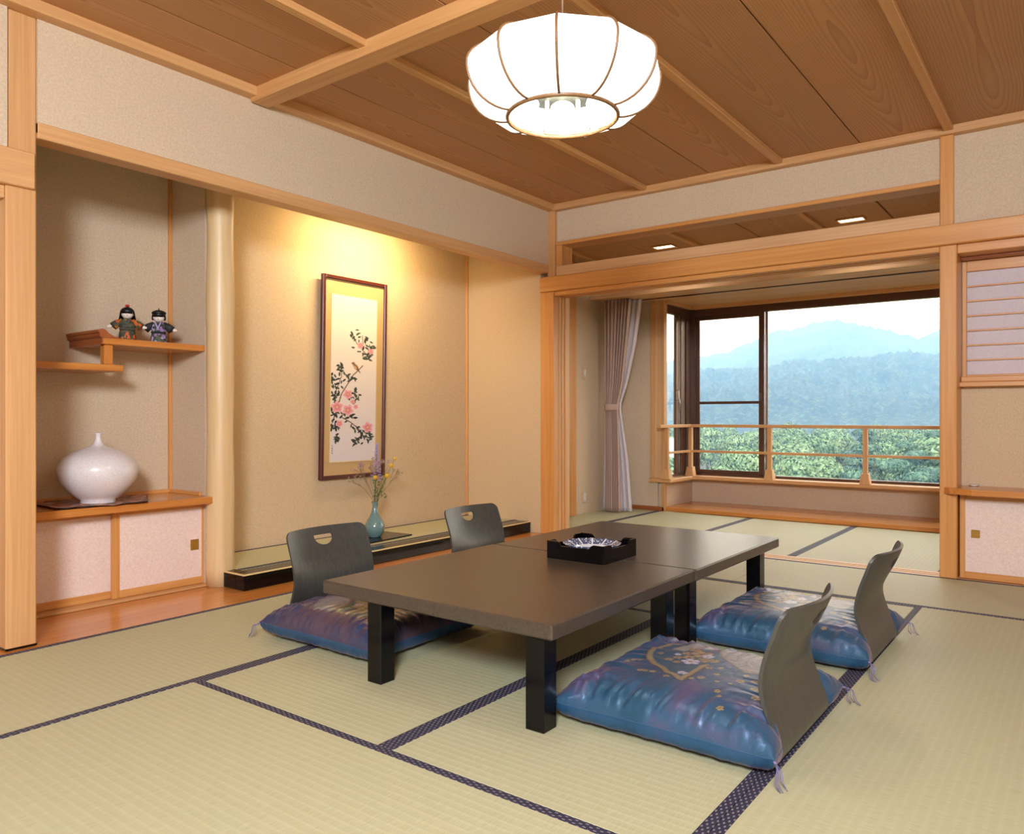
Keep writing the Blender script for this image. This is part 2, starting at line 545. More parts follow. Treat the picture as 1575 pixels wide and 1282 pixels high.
# threshold and veranda mats
bx('threshold', WP['x'], -3.62, XR, 5.432, 5.60, -.05, .001, floor, .003)
for a in (-4.17, -3.64, -2.66, -1.705, -.75, .2):
    b_ = {-4.17: -3.64, -3.64: -2.66, -2.66: -1.705, -1.705: -.75, -.75: .2, .2: XR}[a]
    mat_(a, b_, 5.60, 7.45, 'y', 'y', 'b' if a == -4.17 else 'ab')
for k in range(2):
    bx('threshold', WL['x'], -3.62, XR, 5.475 + k * .055, 5.495 + k * .055, .001, .004, floor, .001)

# ================================================================== SHELL (walls that close the room)
struct('wall_right', M_GREY, XR, XR + .15, YB - .1, 8.35, -.1, 2.95)
struct('wall_back', M_GREY, -5.0, XR + .15, YB - .15, YB, -.1, 2.95)
struct('wall_outer', M_GREY, -5.0, -4.75, YB, 8.35, -.1, 2.95)
wl = struct('wall_left', M_PLASTER, -3.76, -3.672, 1.44, 5.455, 2.24, 2.80)
struct('wall_left_front', M_PLASTER, -3.76, -3.665, YB, 1.32, 2.14, 2.80)
struct('wall_side', M_GREY, -4.75, -3.76, 1.30, 1.42, -.05, 2.80)
struct('wall_shelf', M_PLASTER, -4.75, -4.57, 1.42, 2.55, 0, 2.52)
struct('wall_divider', M_PLASTER, -4.75, -4.19, 2.55, 2.63, 0, 2.52)
struct('wall_alcove', M_WPLAST, -4.75, -4.585, 2.63, 5.41, 0, 2.52)
struct('wall_alcove_right', M_WPLAST, -4.75, -3.755, 5.41, 5.53, 0, 2.80)
struct('wall_alcove_top', M_PLASTER, -4.75, -3.76, 1.42, 5.41, 2.52, 2.60)
# left wall woodwork
trim(WL['z'], -3.80, -3.68, 1.32, 1.44, 0.004, 2.80, .006)                 # column
trim(M_LACQ, -3.803, -3.677, 1.317, 1.443, 0.0, .010, .004)              # its dark foot
trim(WL['y'], -3.70, -3.655, YB, 1.425, 1.985, 2.14)                    # long rail above the doors
trim(WL['y'], -3.78, -3.69, YB, 1.32, 1.93, 1.985)
trim(WL['z'], -3.86, -3.80, 1.27, 1.32, 0, 1.95)
trim(WL['y'], -3.775, -3.668, 1.44, 5.41, 2.215, 2.285)                 # drop lintel over the alcoves
trim(WL['y'], -3.68, -3.60, YB, 5.38, 2.735, 2.80)                      # cornice
trim(WL['z'], -4.585, -4.56, 5.388, 5.41, 0.1, 2.52, .002)
trim(WH['z'], -4.57, -4.55, 2.53, 2.55, .53, 2.52, .002)
d1 = MB().box(-3.82, -3.785, .3, 1.27, 0.01, 1.92, .003).build('door_1', M_FUSUMA); d1['kind'] = 'structure'
bx('door_frame', M_DARKWOOD, -3.826, -3.78, 1.235, 1.27, .01, 1.92, d1)
# ================================================================== CEILING
ceil = struct('ceiling', M_GREY, -5.0, 1.7, -1.95, 8.6, 2.86, 3.0)
edges = [-3.66, -3.26, -2.765, -2.235, -1.725, -1.20, -.69, -.16, .36, .88, XR]
pl = {}
for i in range(len(edges) - 1):
    w = edges[i + 1] - edges[i]; cx = (edges[i] + edges[i + 1]) / 2
    for (y0, y1) in ((YB, 2.56), (2.56, 5.44)):
        key = (round(w, 3), y0)
        if key in pl: o = pl[key].copy(); COL.objects.link(o); o.parent = ceil
        else: o = pl[key] = bx('ceiling_plank', M_PLANK, -w / 2 + .003, w / 2 - .003, y0 - 2.56 + .001, y1 - 2.56 - .001, -.015, .01, ceil, .004)
        o.location = (cx, 2.56, 2.80)
for xb in (-2.765, -1.725, -.69, .36):
    bx('ceiling_batten', WB['y'], xb - .026, xb + .026, YB, 5.44, 2.755, 2.79, ceil, .004)
bx('ceiling_beam', WB['x'], -3.66, XR, 2.495, 2.615, 2.715, 2.79, ceil, .006)
bx('ceiling_beam', WB['x'], -3.66, XR, -1.0, -.88, 2.715, 2.79, ceil, .006)

# ================================================================== WINDOW WALL (Y 5.44)
trim(WH['z'], -3.755, -3.62, 5.408, 5.48, 0, 2.06)
trim(WH['z'], -3.755, -3.628, 5.48, 5.50, 0, 2.06, .001)
trim(WP['z'], -3.755, -3.62, 5.50, 5.66, 0, 2.06)
for k in range(2):
    trim(WH['z'], -3.62, -3.612, 5.525 + .05 * k, 5.545 + .05 * k, 0, 2.03, .001)
trim(WL['z'], -3.68, -3.612, 5.405, 5.46, 2.17, 2.74)
trim(WH['x'], -3.745, XR, 5.375, 5.44, 2.055, 2.178, .006)                # long lintel rail
trim(WH['x'], -3.62, -.743, 5.418, 5.47, 2.02, 2.058)
trim(WH['x'], -3.62, -.743, 5.47, 5.50, 2.035, 2.058, .001)
trim(WH['x'], -3.62, -.743, 5.50, 5.525, 2.02, 2.058, .001)
trim(WH['x'], -3.62, -.743, 5.525, 5.555, 2.035, 2.058, .001)
trim(WH['x'], -3.62, -.743, 5.555, 5.60, 2.02, 2.058)
struct('wall_lintel', M_PLASTER, -3.62, -.743, 5.45, 5.60, 2.056, 2.17)
trim(WP['x'], -3.612, -.742, 5.43, 5.60, 2.165, 2.272)                   # speckled sill of the transom
trim(WH['z'], -3.612, -3.555, 5.435, 5.60, 2.27, 2.45)
trim(WH['x'], -3.612, -.742, 5.425, 5.60, 2.444, 2.474)
struct('wall_far', M_PLASTER, -3.612, -.742, 5.45, 5.60, 2.472, 2.80)
trim(WH['z'], -.742, -.667, 5.418, 5.60, 2.175, 2.74)
struct('wall_far_right', M_PLASTER, -.667, XR, 5.45, 5.60, 2.17, 2.80)
trim(WL['x'], -3.68, XR, 5.385, 5.45, 2.735, 2.80)                      # cornice
trim(WH['z'], -.743, -.648, 5.412, 5.62, 0, 2.058, .005)                   # right post
# right hand niche
trim(WH['x'], -.648, XR, 5.42, 5.56, 2.0, 2.056)
trim(WR['x'], -.648, XR, 5.56, 5.76, 1.985, 2.056)
struct('wall_niche', M_WPLAST, -.648, XR, 5.62, 5.74, .55, 1.185)
struct('wall_niche_left', M_WPLAST, -.70, -.655, 5.60, 5.74, 0, 2.05)
struct('wall_niche_foot', M_GREY, -.66, XR, 5.64, 5.74, 0, .55)
trim(WH['x'], -.655, XR, 5.545, 5.74, 1.185, 1.215)
trim(WH['x'], -.645, XR, 5.565, 5.74, 1.215, 1.25)
# ---- shoji screen
sh = thing('shoji_screen', 'translucent shoji screen with thin horizontal bars above the right counter', 'screen', (0, 5.66, 1.25))
bx('stile', WH['z'], -.648, -.622, -.017, .017, 0, .735, sh); bx('stile', WH['z'], 1.36, 1.39, -.017, .017, 0, .735, sh)
bx('rail', WH['x'], -.622, 1.36, -.017, .017, .668, .735, sh); bx('rail', WH['x'], -.622, 1.36, -.017, .017, 0, .014, sh)
ph = (.668 - .014) / 7
for k in range(1, 7):
    z = .014 + ph * k; bx('muntin', WH['x'], -.622, 1.36, -.012, .006, z - .0045, z + .0045, sh, .001)
bx('paper', M_SHOJI, -.622, 1.36, .008, .010, .01, .68, sh, 0)
# ---- low cabinet on the right with counter
cr = thing('wall_cabinet', 'low cabinet with pink paper door and wooden counter right of the window post', 'cabinet', (0, 5.46, 0))
cp = MB().prism([(-.715, -.065), (-.68, -.105), (-.56, -.165), (1.39, -.165), (1.39, .155), (-.715, .155)], .527, .563)
cp.build('counter', WO['x'], cr)
for (a, b_) in ((-.640, .40), (.40, 1.39)):
    dr = bx('door', M_FUSUMA, a + .028, b_ - .028, .004, .02, .045, .495, cr, .001)
    bx('stile', WH['z'], a, a + .03, 0, .03, .004, .527, dr); bx('stile', WH['z'], b_ - .03, b_ - .001, 0, .03, .004, .527, dr)
    bx('rail', WH['x'], a + .03, b_ - .03, 0, .03, .004, .047, dr); bx('rail', WH['x'], a + .03, b_ - .03, 0, .03, .49, .527, dr)
    q = MB().box(a + .062, a + .108, -.003, .006, .257, .305, .002); q.box(a + .068, a + .102, -.0045, .002, .263, .299, .001); q.build('door_pull', M_BRASS, dr)
dsh = MB().lathe([(.018, 0), (.020, .002), (.030, .008), (.029, .010), (.018, .005), (.002, .004)], (0, 0, 0), 24).build('small_dish', M_WHITE); dsh.location = (-.575, 5.585, .5635)
tag(dsh, 'tiny white dish on the wooden counter beneath the shoji screen', 'dish')
# ================================================================== VERANDA
struct('wall_veranda_left', M_PLASTER, -4.40, -4.17, 5.53, 7.45, 0, 2.60)
trim(WH['z'], -4.20, -4.14, 6.44, 6.60, 0, 2.55)
struct('wall_veranda_far', M_PLASTER, -4.40, -3.66, 7.45, 7.50, 0, 2.60)
struct('wall_veranda_header', M_PLASTER, -3.66, XR, 7.45, 7.60, 2.23, 2.60)
b1 = struct('baseboard_far', WR['x'], -4.17, -3.58, 7.43, 7.452, 0, .045, b=.003)
trim(WL['z'], -3.735, -3.69, 7.425, 7.46, .345, 2.23); trim(WP['z'], -3.69, -3.605, 7.435, 7.46, .345, 2.23, .002)
trim(WL['z'], -3.605, -3.575, 7.425, 7.50, .345, 2.23)
trim(WL['z'], -3.605, -3.565, 7.43, 7.475, 0.0, .305)
struct('wall_bay_left', M_PLASTER, -3.70, -3.582, 7.475, 8.30, 0, .31)
struct('wall_bay_front', M_PLASTER, -3.70, XR, 8.165, 8.32, 0, .31)
struct('wall_bay_top', M_PLASTER, -3.70, XR, 7.60, 8.34, 2.30, 2.45)
trim(WO['x'], -3.60, XR, 7.452, 8.17, .0, .044, .006)                     # wooden step of the bay
trim(WP['x'], -3.60, XR, 7.452, 8.20, 2.222, 2.305, .006)                   # wooden soffit of the bay
trim(WL['x'], -3.60, XR, 8.05, 8.13, 2.19, 2.224); trim(WL['y'], -3.60, -3.53, 7.46, 8.13, 2.19, 2.224)
trim(WL['x'], -3.56, XR, 7.95, 8.13, .308, .345, .005)                     # window ledge
trim(WL['y'], -3.74, -3.48, 7.39, 7.95, .304, .345, .008)
# valance for the curtain
trim(WP['x'], -4.165, XR, 6.90, 7.19, 2.213, 2.25); trim(WP['x'], -4.165, XR, 6.90, 6.925, 2.25, 2.33)
trim(WP['x'], -4.165, XR, 7.23, 7.45, 2.222, 2.25)
trim(M_DARKWOOD, -4.165, XR, 7.19, 7.23, 2.205, 2.25)
# veranda ceiling
edges = [-4.18, -3.88, -3.34, -2.815, -2.28, -1.75, -1.23, -.70, -.17, .36, .89, XR]
for i in range(len(edges) - 1):
    w = edges[i + 1] - edges[i]
    o = bx('ceiling_plank', M_PLANK, -w / 2 + .006, w / 2 - .006, -.95, .95, -.012, .012, ceil, .004); o.location = ((edges[i] + edges[i + 1]) / 2, 6.52, 2.565)
for xb in (-3.88, -2.815, -1.75, -.70, .36):
    bx('ceiling_batten', WB['y'], xb - .022, xb + .022, 5.60, 7.45, 2.525, 2.555, ceil, .003)
bx('ceiling_panel', M_GREY, -4.3, XR, 5.55, 7.5, 2.58, 2.62, ceil, 0)
for nm, x in (('left', -3.10), ('right', -1.497)):
    dl = thing('recessed_light', 'small lit rectangular ceiling light seen through the transom, %s one' % nm, 'ceiling light', (x, 6.44, 2.553))
    f = MB()
    f.box(-.105, .105, -.065, -.05, -.014, 0); f.box(-.105, .105, .05, .065, -.014, 0); f.box(-.105, -.09, -.05, .05, -.014, 0); f.box(.09, .105, -.05, .05, -.014, 0)
    f.build('frame', WL['x'], dl); bx('diffuser', M_DOWN, -.09, .09, -.05, .05, -.008, -.004, dl, 0)

# ---- windows
w1 = struct('window_1', M_BRONZE, -3.60, XR, 8.13, 8.20, .335, .372, b=.004)
bx('frame_head', M_BRONZE, -3.60, XR, 8.13, 8.20, 2.115, 2.20, w1)
bx('frame_side', M_BRONZE, -3.615, -3.525, 8.11, 8.22, .34, 2.20, w1)
bx('frame_side', M_BRONZE, -.03, .03, 8.13, 8.20, .37, 2.12, w1)
s1 = bx('sash', M_BRONZE, -3.525, -3.49, 8.145, 8.17, .372, 2.115, w1)
bx('sash_stile', M_BRONZE, -2.82, -2.765, 8.14, 8.175, .372, 2.118, s1); bx('sash_rail', M_BRONZE, -3.49, -2.82, 8.145, 8.17, .372, .41, s1)
bx('sash_rail', M_BRONZE, -3.49, -2.82, 8.145, 8.17, 2.07, 2.115, s1); bx('crossbar', M_BRONZE, -3.49, -2.82, 8.145, 8.17, 1.135, 1.165, s1)
bx('pane', M_GLASS, -3.495, -2.815, 8.155, 8.159, .405, 1.14, s1, 0); bx('pane', M_GLASS, -3.495, -2.815, 8.155, 8.159, 1.16, 2.075, s1, 0)
MB().box(-2.805, -2.79, 8.115, 8.14, 1.17, 1.25, .004).box(-2.80, -2.795, 8.10, 8.116, 1.2, 1.22, .002).build('latch', M_BRONZE, s1)
s2 = bx('sash', M_STEEL, -2.765, -2.735, 8.178, 8.195, .372, 2.115, w1)
bx('pane', M_GLASS, -2.735, -.03, 8.185, 8.189, .372, 2.118, s2, 0); bx('pane', M_GLASS, .03, XR, 8.185, 8.189, .372, 2.118, s2, 0)
w2 = struct('window_2', M_BRONZE, -3.63, -3.585, 7.50, 8.11, .34, .375, b=.003)
bx('frame_head', M_BRONZE, -3.63, -3.585, 7.50, 8.11, 2.10, 2.20, w2); bx('frame_side', M_BRONZE, -3.63, -3.585, 7.50, 7.515, .375, 2.10, w2)
q = bx('sash_stile', M_BRONZE, -3.62, -3.59, 7.755, 7.79, .375, 2.10, w2)
bx('sash_stile', M_BRONZE, -3.635, -3.60, 7.79, 7.84, .375, 2.10, w2); bx('sash_stile', M_BRONZE, -3.62, -3.585, 7.87, 7.97, .375, 2.10, w2)
bx('sash_stile', M_STEEL, -3.615, -3.595, 7.845, 7.866, .375, 2.10, w2); bx('frame_side', M_BRONZE, -3.63, -3.58, 8.0, 8.11, .375, 2.10, w2)
bx('pane', M_GLASS, -3.612, -3.608, 7.515, 7.757, .375, 2.10, w2, 0); bx('pane', M_GLASS, -3.612, -3.608, 7.97, 8.0, .375, 2.10, w2, 0)
MB().box(-3.59, -3.56, 7.745, 7.775, 1.17, 1.28, .006).tube([(-3.57, 7.76, 1.2), (-3.55, 7.76, 1.17), (-3.55, 7.77, 1.06)], .010, 8).build('latch', M_STEEL, w2)
# ---- railing
rl = thing('window_railing', 'low wooden railing with two bars running along the bay window', 'railing', (-3.53, 8.0, .345))
bx('top_rail', WL['x'], -.035, 4.9, -.028, .022, .535, .568, rl, .004); bx('top_rail', WL['y'], -.035, .018, -.78, -.028, .535, .568, rl, .004)
bx('middle_rail', WL['x'], -.015, 4.9, -.014, .010, .258, .284, rl); bx('middle_rail', WL['y'], -.02, .006, -.62, -.014, .258, .284, rl)
for (px, py) in ((.0, 0.), (.875, 0.), (1.80, 0.), (2.75, 0.), (3.7, 0.), (0., -.60)):
    p = bx('baluster', WL['z'], px - .021, px + .021, py - .021, py + .021, .05, .537, rl)
    m = MB(); m.add([(px + sx * w, py + sy * w, z) for z, w in ((0, .047), (.075, .036), (.10, .034)) for sx, sy in ((-1, -1), (1, -1), (1, 1), (-1, 1))],
                    [(i * 4 + k, i * 4 + (k + 1) % 4, i * 4 + 4 + (k + 1) % 4, i * 4 + 4 + k) for i in range(2) for k in range(4)] + [(3, 2, 1, 0), (8, 9, 10, 11)])
    m.build('foot', WL['z'], p)
# ---- curtain
def sheet(name, mat, parent, rows, nfold, amp, nx=120, phase=0.):
    vs = []; zs = [r[0] for r in rows]; nz = 46
    for j in range(nz):
        z = zs[0] + (zs[-1] - zs[0]) * j / (nz - 1)
        x0 = np.interp(z, zs, [r[1] for r in rows]); x1 = np.interp(z, zs, [r[2] for r in rows]); y = np.interp(z, zs, [r[3] for r in rows])
        a = amp * np.interp(z, zs, [r[4] for r in rows])
        for i in range(nx):
            t = i / (nx - 1); vs.append((x0 + (x1 - x0) * t, y + a * math.sin(t * nfold * 2 * PI + phase) + .3 * a * math.sin(t * nfold * 4.3 * PI + 1), z))
    fs = [(j * nx + i, j * nx + i + 1, (j + 1) * nx + i + 1, (j + 1) * nx + i) for j in range(nz - 1) for i in range(nx - 1)]
    o = raw(name, vs, fs, mat, parent)
    md = o.modifiers.new('thickness', 'SOLIDIFY'); md.thickness = .002; return o


ct = thing('curtain', 'mauve brown pleated curtain tied back in the corner of the veranda', 'curtain', (-4.05, 7.04, 0))
#             z     x0     x1    y    amp
sheet('drape', M_DRAPE, ct, [(.012, -.015, .172, .0, .9), (.55, -.01, .16, .0, .8), (1.06, -.012, .145, .0, .7), (1.13, -.012, .145, .0, .7), (1.35, -.015, .20, .0, .8), (1.75, -.02, .25, .0, 1), (2.212, -.03, .298, .0, 1)], 8, .030)
tb = MB(); tb.lathe([(.062, -.032), (.066, -.02), (.066, .02), (.062, .032)], (.066, .0, 1.095), 24, sx=1.28, sy=.75); tb.build('tieback', M_DRAPE, ct)
lc = thing('lace_curtain', 'sheer white curtain behind the tied mauve curtain', 'curtain', (-4.05, 7.135, 0))
sheet('sheer', M_LACE, lc, [(.012, -.105, .245, .0, 1), (.55, -.09, .20, .0, 1), (1.06, -.06, .13, -.02, .6), (1.13, -.06, .13, -.02, .6), (1.35, -.085, .20, -.01, .8), (1.75, -.08, .29, .0, 1), (2.212, -.04, .36, .0, 1)], 7, .018, phase=1.)
# ---- switch and socket
sw = thing('light_switch', 'ivory wall switch plate beside the veranda curtain', 'switch', (-4.17, 6.795, 1.45))
bx('plate', M_PLATE, 0, .008, -.036, .036, -.062, .062, sw, .003); bx('rocker', M_WHITE, .008, .013, -.014, .014, -.03, .03, sw, .002)
so = thing('wall_socket', 'ivory wall socket low on the wall beneath the switch', 'socket', (-4.17, 6.795, .17))
bx('plate', M_PLATE, 0, .008, -.036, .036, -.062, .062, so, .003); bx('outlet', M_WHITE, .008, .012, -.014, .014, -.035, .035, so, .002)
# ================================================================== ALCOVES
# round log post
m = MB(); prof = []
for k in range(25):
    z = 2.515 * k / 24; prof.append((.078 + .0025 * math.sin(z * 5.1) + .002 * math.sin(z * 11.3 + 1), z))
m.lathe(prof, (-4.135, 2.615, 0), 40)
lp = m.build('alcove_post', wood('pale_log', (214, 176, 124), (230, 200, 152), 'z', .42, 26, .05)); tag(lp, 'smooth pale round log post between shelf nook and scroll alcove', 'post')
# raised alcove platform
ap = thing('alcove_platform', 'raised alcove platform with black lacquer front edge and gold line', 'platform', (-4.0, 4.0, 0))
kz = .092
bx('lacquer_sill', M_LACQ, .06, .14, -1.41, 1.41, 0, kz, ap, .004); bx('lacquer_end', M_LACQ, -.095, .06, -1.41, -1.33, 0, kz, ap, .004)
bx('lacquer_top', M_LACQ, .0, .075, -1.33, 1.41, kz - .02, kz - .001, ap, .001)
g = MB(); g.box(.128, .1415, -1.4115, 1.41, kz - .006, kz + .0012, .001); g.box(-.09, .128, -1.4115, -1.398, kz - .006, kz + .0012, .001); g.build('gold_line', M_GOLDLINE, ap)
mt = bx('tatami_mat', M_TATY, -.585, 0., -1.33, 1.41, 0, kz, ap, .002)
bx('border_tape', M_TAPEY, -.045, -.002, -1.33, 1.41, kz - .003, kz + .0015, mt, .0005); bx('border_tape', M_TAPEY, -.584, -.555, -1.33, 1.41, kz - .003, kz + .0015, mt, .0005)
# staggered shelves
st = thing('staggered_shelves', 'two staggered wooden wall shelves joined by a short strut', 'shelf', (-4.2, 2.0, 1.25))
us = bx('upper_shelf', WO['y'], -.37, .012, -.04, .549, .135, .170, st, .003)
pf = [(-.005, .0), (-.012, .0), (-.020, .010), (-.017, .020), (-.024, .026), (-.024, .038), (-.004, .046), (.012, .042), (.030, .024), (.055, .010), (.085, .003), (.105, .0)]
MB().prism([(y - .04, z + .170) for y, z in pf], -.37, .015, 'yzx').build('scroll_end', WR['x'], us)
bx('end_cap', WR['x'], -.37, 0.013, -.046, -.0395, .133, .171, us, .001)
bx('lower_shelf', WO['y'], -.37, 0, -.56, .075, -.007, .028, st, .003)
bx('strut', WO['z'], -.052, -.006, -.025, .022, .028, .135, st, .003)
# low cabinet of the shelf nook
cb = thing('alcove_cabinet', 'low cabinet with two sliding pink paper doors under the white vase', 'cabinet', (-4.2, 2.0, 0))
bx('counter', WO['y'], -.37, .10, -.575, .553, .49, .53, cb, .004); bx('backsplash', WH['y'], -.37, -.352, -.575, .53, .53, .55, cb, .002)
bx('backsplash', WH['x'], -.352, -.02, .532, .55, .53, .55, cb, .002); bx('sill', WL['y'], -.06, .045, -.575, .575, 0, .012, cb, .002)
for (a, b_, dx, hd) in ((-.575, .045, -.035, False), (.02, .560, -.005, True)):
    dr = bx('door', M_FUSUMA, dx - .014, dx - .003, a + .02, b_ - .02, .05, .465, cb, .001)
    bx('stile', WH['z'], dx - .02, dx, a, a + .038, .013, .489, dr); bx('stile', WH['z'], dx - .02, dx, b_ - .022, b_, .013, .489, dr)
    bx('rail', WH['y'], dx - .02, dx, a + .038, b_ - .022, .013, .056, dr); bx('rail', WH['y'], dx - .02, dx, a + .038, b_ - .022, .462, .489, dr)
    if hd: q = MB().box(dx - .006, dx + .001, .468, .520, .215, .277, .002); q.box(dx - .004, dx + .0025, .475, .513, .222, .270, .001); q.build('door_pull', M_BRASS, dr)
# cloth and white vase
m = MB(); n = 9; vs = []
rc = random.Random(3)
quad = [Vector((-4.50, 1.72)), Vector((-4.125, 1.70)), Vector((-4.06, 2.13)), Vector((-4.49, 2.36))]
for j in range(n):
    for i in range(n):
        a, b_ = i / (n - 1), j / (n - 1)
        p = quad[0].lerp(quad[1], a).lerp(quad[3].lerp(quad[2], a), b_)
        e = max(abs(a - .5), abs(b_ - .5)) * 2
        vs.append((p.x + rc.uniform(-.008, .008), p.y + rc.uniform(-.008, .008), .5315 + (rc.uniform(0, .010) if e > .8 else 0)))
o = raw('table_cloth', vs, [(j * n + i, j * n + i + 1, (j + 1) * n + i + 1, (j + 1) * n + i) for j in range(n - 1) for i in range(n - 1)], [M_CLOTH, M_HAIR])
md = o.modifiers.new('t', 'SOLIDIFY'); md.thickness = .003; md.offset = 1; md.material_offset_rim = 1
tag(o, 'crumpled patterned brown cloth under the white vase', 'cloth')
m = MB(); m.lathe([(.082, 0), (.086, .006), (.084, .018), (.11, .035), (.155, .078), (.186, .125), (.199, .172), (.193, .205), (.168, .242), (.125, .272), (.078, .292), (.044, .302), (.028, .312), (.019, .330), (.0135, .350), (.0145, .368), (.020, .374), (.019, .376), (.011, .372), (.009, .34)], (0, 0, 0), 56)
vw = m.build('round_vase', M_VWHITE); vw.location = (-4.275, 1.975, .535); tag(vw, 'squat round white crackled vase with tiny neck on the shelf cabinet', 'vase')
# dolls
def doll(girl, loc, rz):
    t = thing('doll', 'small doll in green and orange kimono with long black hair' if girl else 'small doll in black and lilac kimono with black cap', 'doll', loc, rz)
    kim = M_KIM1 if girl else M_KIM2
    m = MB(); m.lathe([(.043, 0), (.046, .004), (.044, .03), (.040, .055), (.038, .07), (.042, .085), (.040, .105), (.028, .122), (.012, .13)], (0, 0, 0), 24, sx=.8); m.build('kimono', kim, t)
    for s in (-1, 1):
        m = MB(); m.tube([(0, s * .026, .115), (.006, s * .050, .098), (.012, s * .070, .080)], [.014, .021, .024], 10); m.build('sleeve', (kim if girl else M_DARKROBE), t)
        hnd = MB(); hnd.ball((.016, s * .084, .078), .009, 8, 6)
        for k in range(4): hnd.tube([(.018, s * .088, .075 + k * .003), (.020, s * (.097 + .002 * (k in (1, 2))), .073 + k * .003)], [.0021, .0017], 5)
        hnd.tube([(.019, s * .082, .085), (.024, s * .088, .089)], [.0022, .0017], 5); hnd.build('hand', M_SKIN, t)
    m = MB(); m.box(.014, .039, -.041, .041, .058, .074, .006) if girl else m.box(.012, .037, -.04, .04, .056, .068, .006); m.build('sash', M_OBI if girl else M_DARKROBE, t)
    m = MB(); m.add([(.036, -.02, .122), (.036, -.012, .122), (.041, .008, .078), (.041, 0, .074)], [(0, 1, 2, 3)]); m.add([(.037, .02, .122), (.037, .012, .122), (.042, -.008, .078), (.042, 0, .074)], [(0, 1, 2, 3)])
    cl = m.build('collar', M_OBI if girl else M_LILAC, t); cl.modifiers.new('t', 'SOLIDIFY').thickness = .003
    hd = MB(); hd.ball((0, 0, .153), .030, 20, 14, 0, .029, .031); hd.tube([(0, 0, .125), (0, 0, .135)], .012, 10); hd.ball((.030, 0, .150), .004, 8, 6)
    hd.ball((-.002, .031, .15), .005, 8, 6); hd.ball((-.002, -.031, .15), .005, 8, 6)
    h = hd.build('head', M_SKIN, t)
    e = MB(); e.ball((.0275, .0105, .1545), .0034, 8, 6, 0, .0018); e.build('eye', M_HAIR, h); e = MB(); e.ball((.0275, -.0105, .1545), .0034, 8, 6, 0, .0018); e.build('eye', M_HAIR, h)
    e = MB(); e.ball((.0275, 0, .1405), .0030, 8, 6, 0, .0018); e.build('mouth', M_LIP, h)
    hr = MB(); N = 20
    vs = []; fs = []; R = 8
    for i in range(R + 1):
        for k in range(N):
            a = 2 * PI * k / N; front = max(0, math.cos(a)); side = abs(math.sin(a))
            zend = (.1745 if front > .35 else (.095 if girl else .138)); th = i / R
            if th < .5:
                q = th / .5 * PI / 2; r_ = .0345 * math.sin(q) + .001; z = .155 + .034 * math.cos(q)
            else:
                u = (th - .5) / .5; z = .155 + (zend - .155) * u; r_ = .0345 + (.010 * u if girl and front <= .35 else 0) - (.002 if front > .35 else 0)
            vs.append((r_ * math.cos(a) * .98, r_ * math.sin(a) * 1.02, z))
    fs = [(i * N + k, i * N + (k + 1) % N, (i + 1) * N + (k + 1) % N, (i + 1) * N + k) for i in range(R) for k in range(N)]
    hr.add(vs, fs, 0, True); h2 = hr.build('hair', M_HAIR, t)
    md = h2.modifiers.new('t', 'SOLIDIFY'); md.thickness = .003; md.offset = 1
    if girl:
        m = MB()
        for k in range(6): m.ball((.006 + .007 * math.cos(k * PI / 3), .007 * math.sin(k * PI / 3), .198), .006, 8, 6)
        m.ball((.006, 0, .201), .005, 8, 6); m.build('hair_ornament', M_RED, t)
    else:
        m = MB(); m.lathe([(.038, .173), (.040, .177), (.036, .184), (.026, .190), (.010, .196), (.002, .197)], (0, 0, 0), 24); m.tube([(0, 0, .194), (0, 0, .206)], [.0025, .003], 6); m.build('cap', M_HAIR, t)
    return t


doll(True, (-4.31, 2.150, 1.4205), math.radians(-28)); doll(False, (-4.315, 2.335, 1.4205), math.radians(-36))
# framed painting
pw, phh = .452, 1.262
fr = thing('framed_painting', 'tall narrow dark-framed painting of pink camellias and a bird', 'painting', (-4.583, 4.025, .525)); fr.rotation_euler = (0, math.radians(1.2), 0)
for y0, y1, z0, z1 in ((-.325, -.296, 0, 1.535), (.296, .325, 0, 1.535), (-.296, .296, 0, .03), (-.296, .296, 1.507, 1.535)):
    bx('frame_bar', M_DARKWOOD, .0, .034, y0, y1, z0, z1, fr, .004)
bx('mount', M_SILKMOUNT, .004, .018, -.298, .298, .028, 1.51, fr, .001)
m = MB()
yc = -.004; z0p = .132
for a in ((yc - pw / 2 - .006, yc - pw / 2, z0p, z0p + phh), (yc + pw / 2, yc + pw / 2 + .006, z0p, z0p + phh), (yc - pw / 2 - .006, yc + pw / 2 + .006, z0p - .006, z0p), (yc - pw / 2 - .006, yc + pw / 2 + .006, z0p + phh, z0p + phh + .006)):
    m.box(.018, .021, a[0], a[1], a[2], a[3], .0005)
m.build('inner_border', M_GOLDLINE, fr)
NX, NY = 132, 366
gx, gy = np.meshgrid(np.linspace(0, 1, NX), np.linspace(0, 1, NY)); PXc = gx * 174 + 223; PYc = 198 + (1 - gy) * 643   # drawing units
img = np.ones((NY, NX, 4)); t = np.clip((PYc - 198) / 643, 0, 1)[..., None]
img[..., :3] = np.array(sl(232, 214, 196)[:3]) * (1 - t) + np.array(sl(216, 204, 204)[:3]) * t


def leaf(cx, cy, L, wd, ang, col):
    dx, dy = PXc - cx, PYc - cy; u = dx * math.cos(ang) + dy * math.sin(ang); v = -dx * math.sin(ang) + dy * math.cos(ang)
    k = (np.abs(u) < L) & (np.abs(v) < wd * (1 - (u / L) ** 2)); img[k, :3] = col


def stroke(pts, w, col):
    for (x0, y0), (x1, y1) in zip(pts, pts[1:]):
        dx, dy = x1 - x0, y1 - y0; L2 = dx * dx + dy * dy; tt = np.clip(((PXc - x0) * dx + (PYc - y0) * dy) / L2, 0, 1)
        k = np.hypot(PXc - x0 - tt * dx, PYc - y0 - tt * dy) < w; img[k, :3] = col


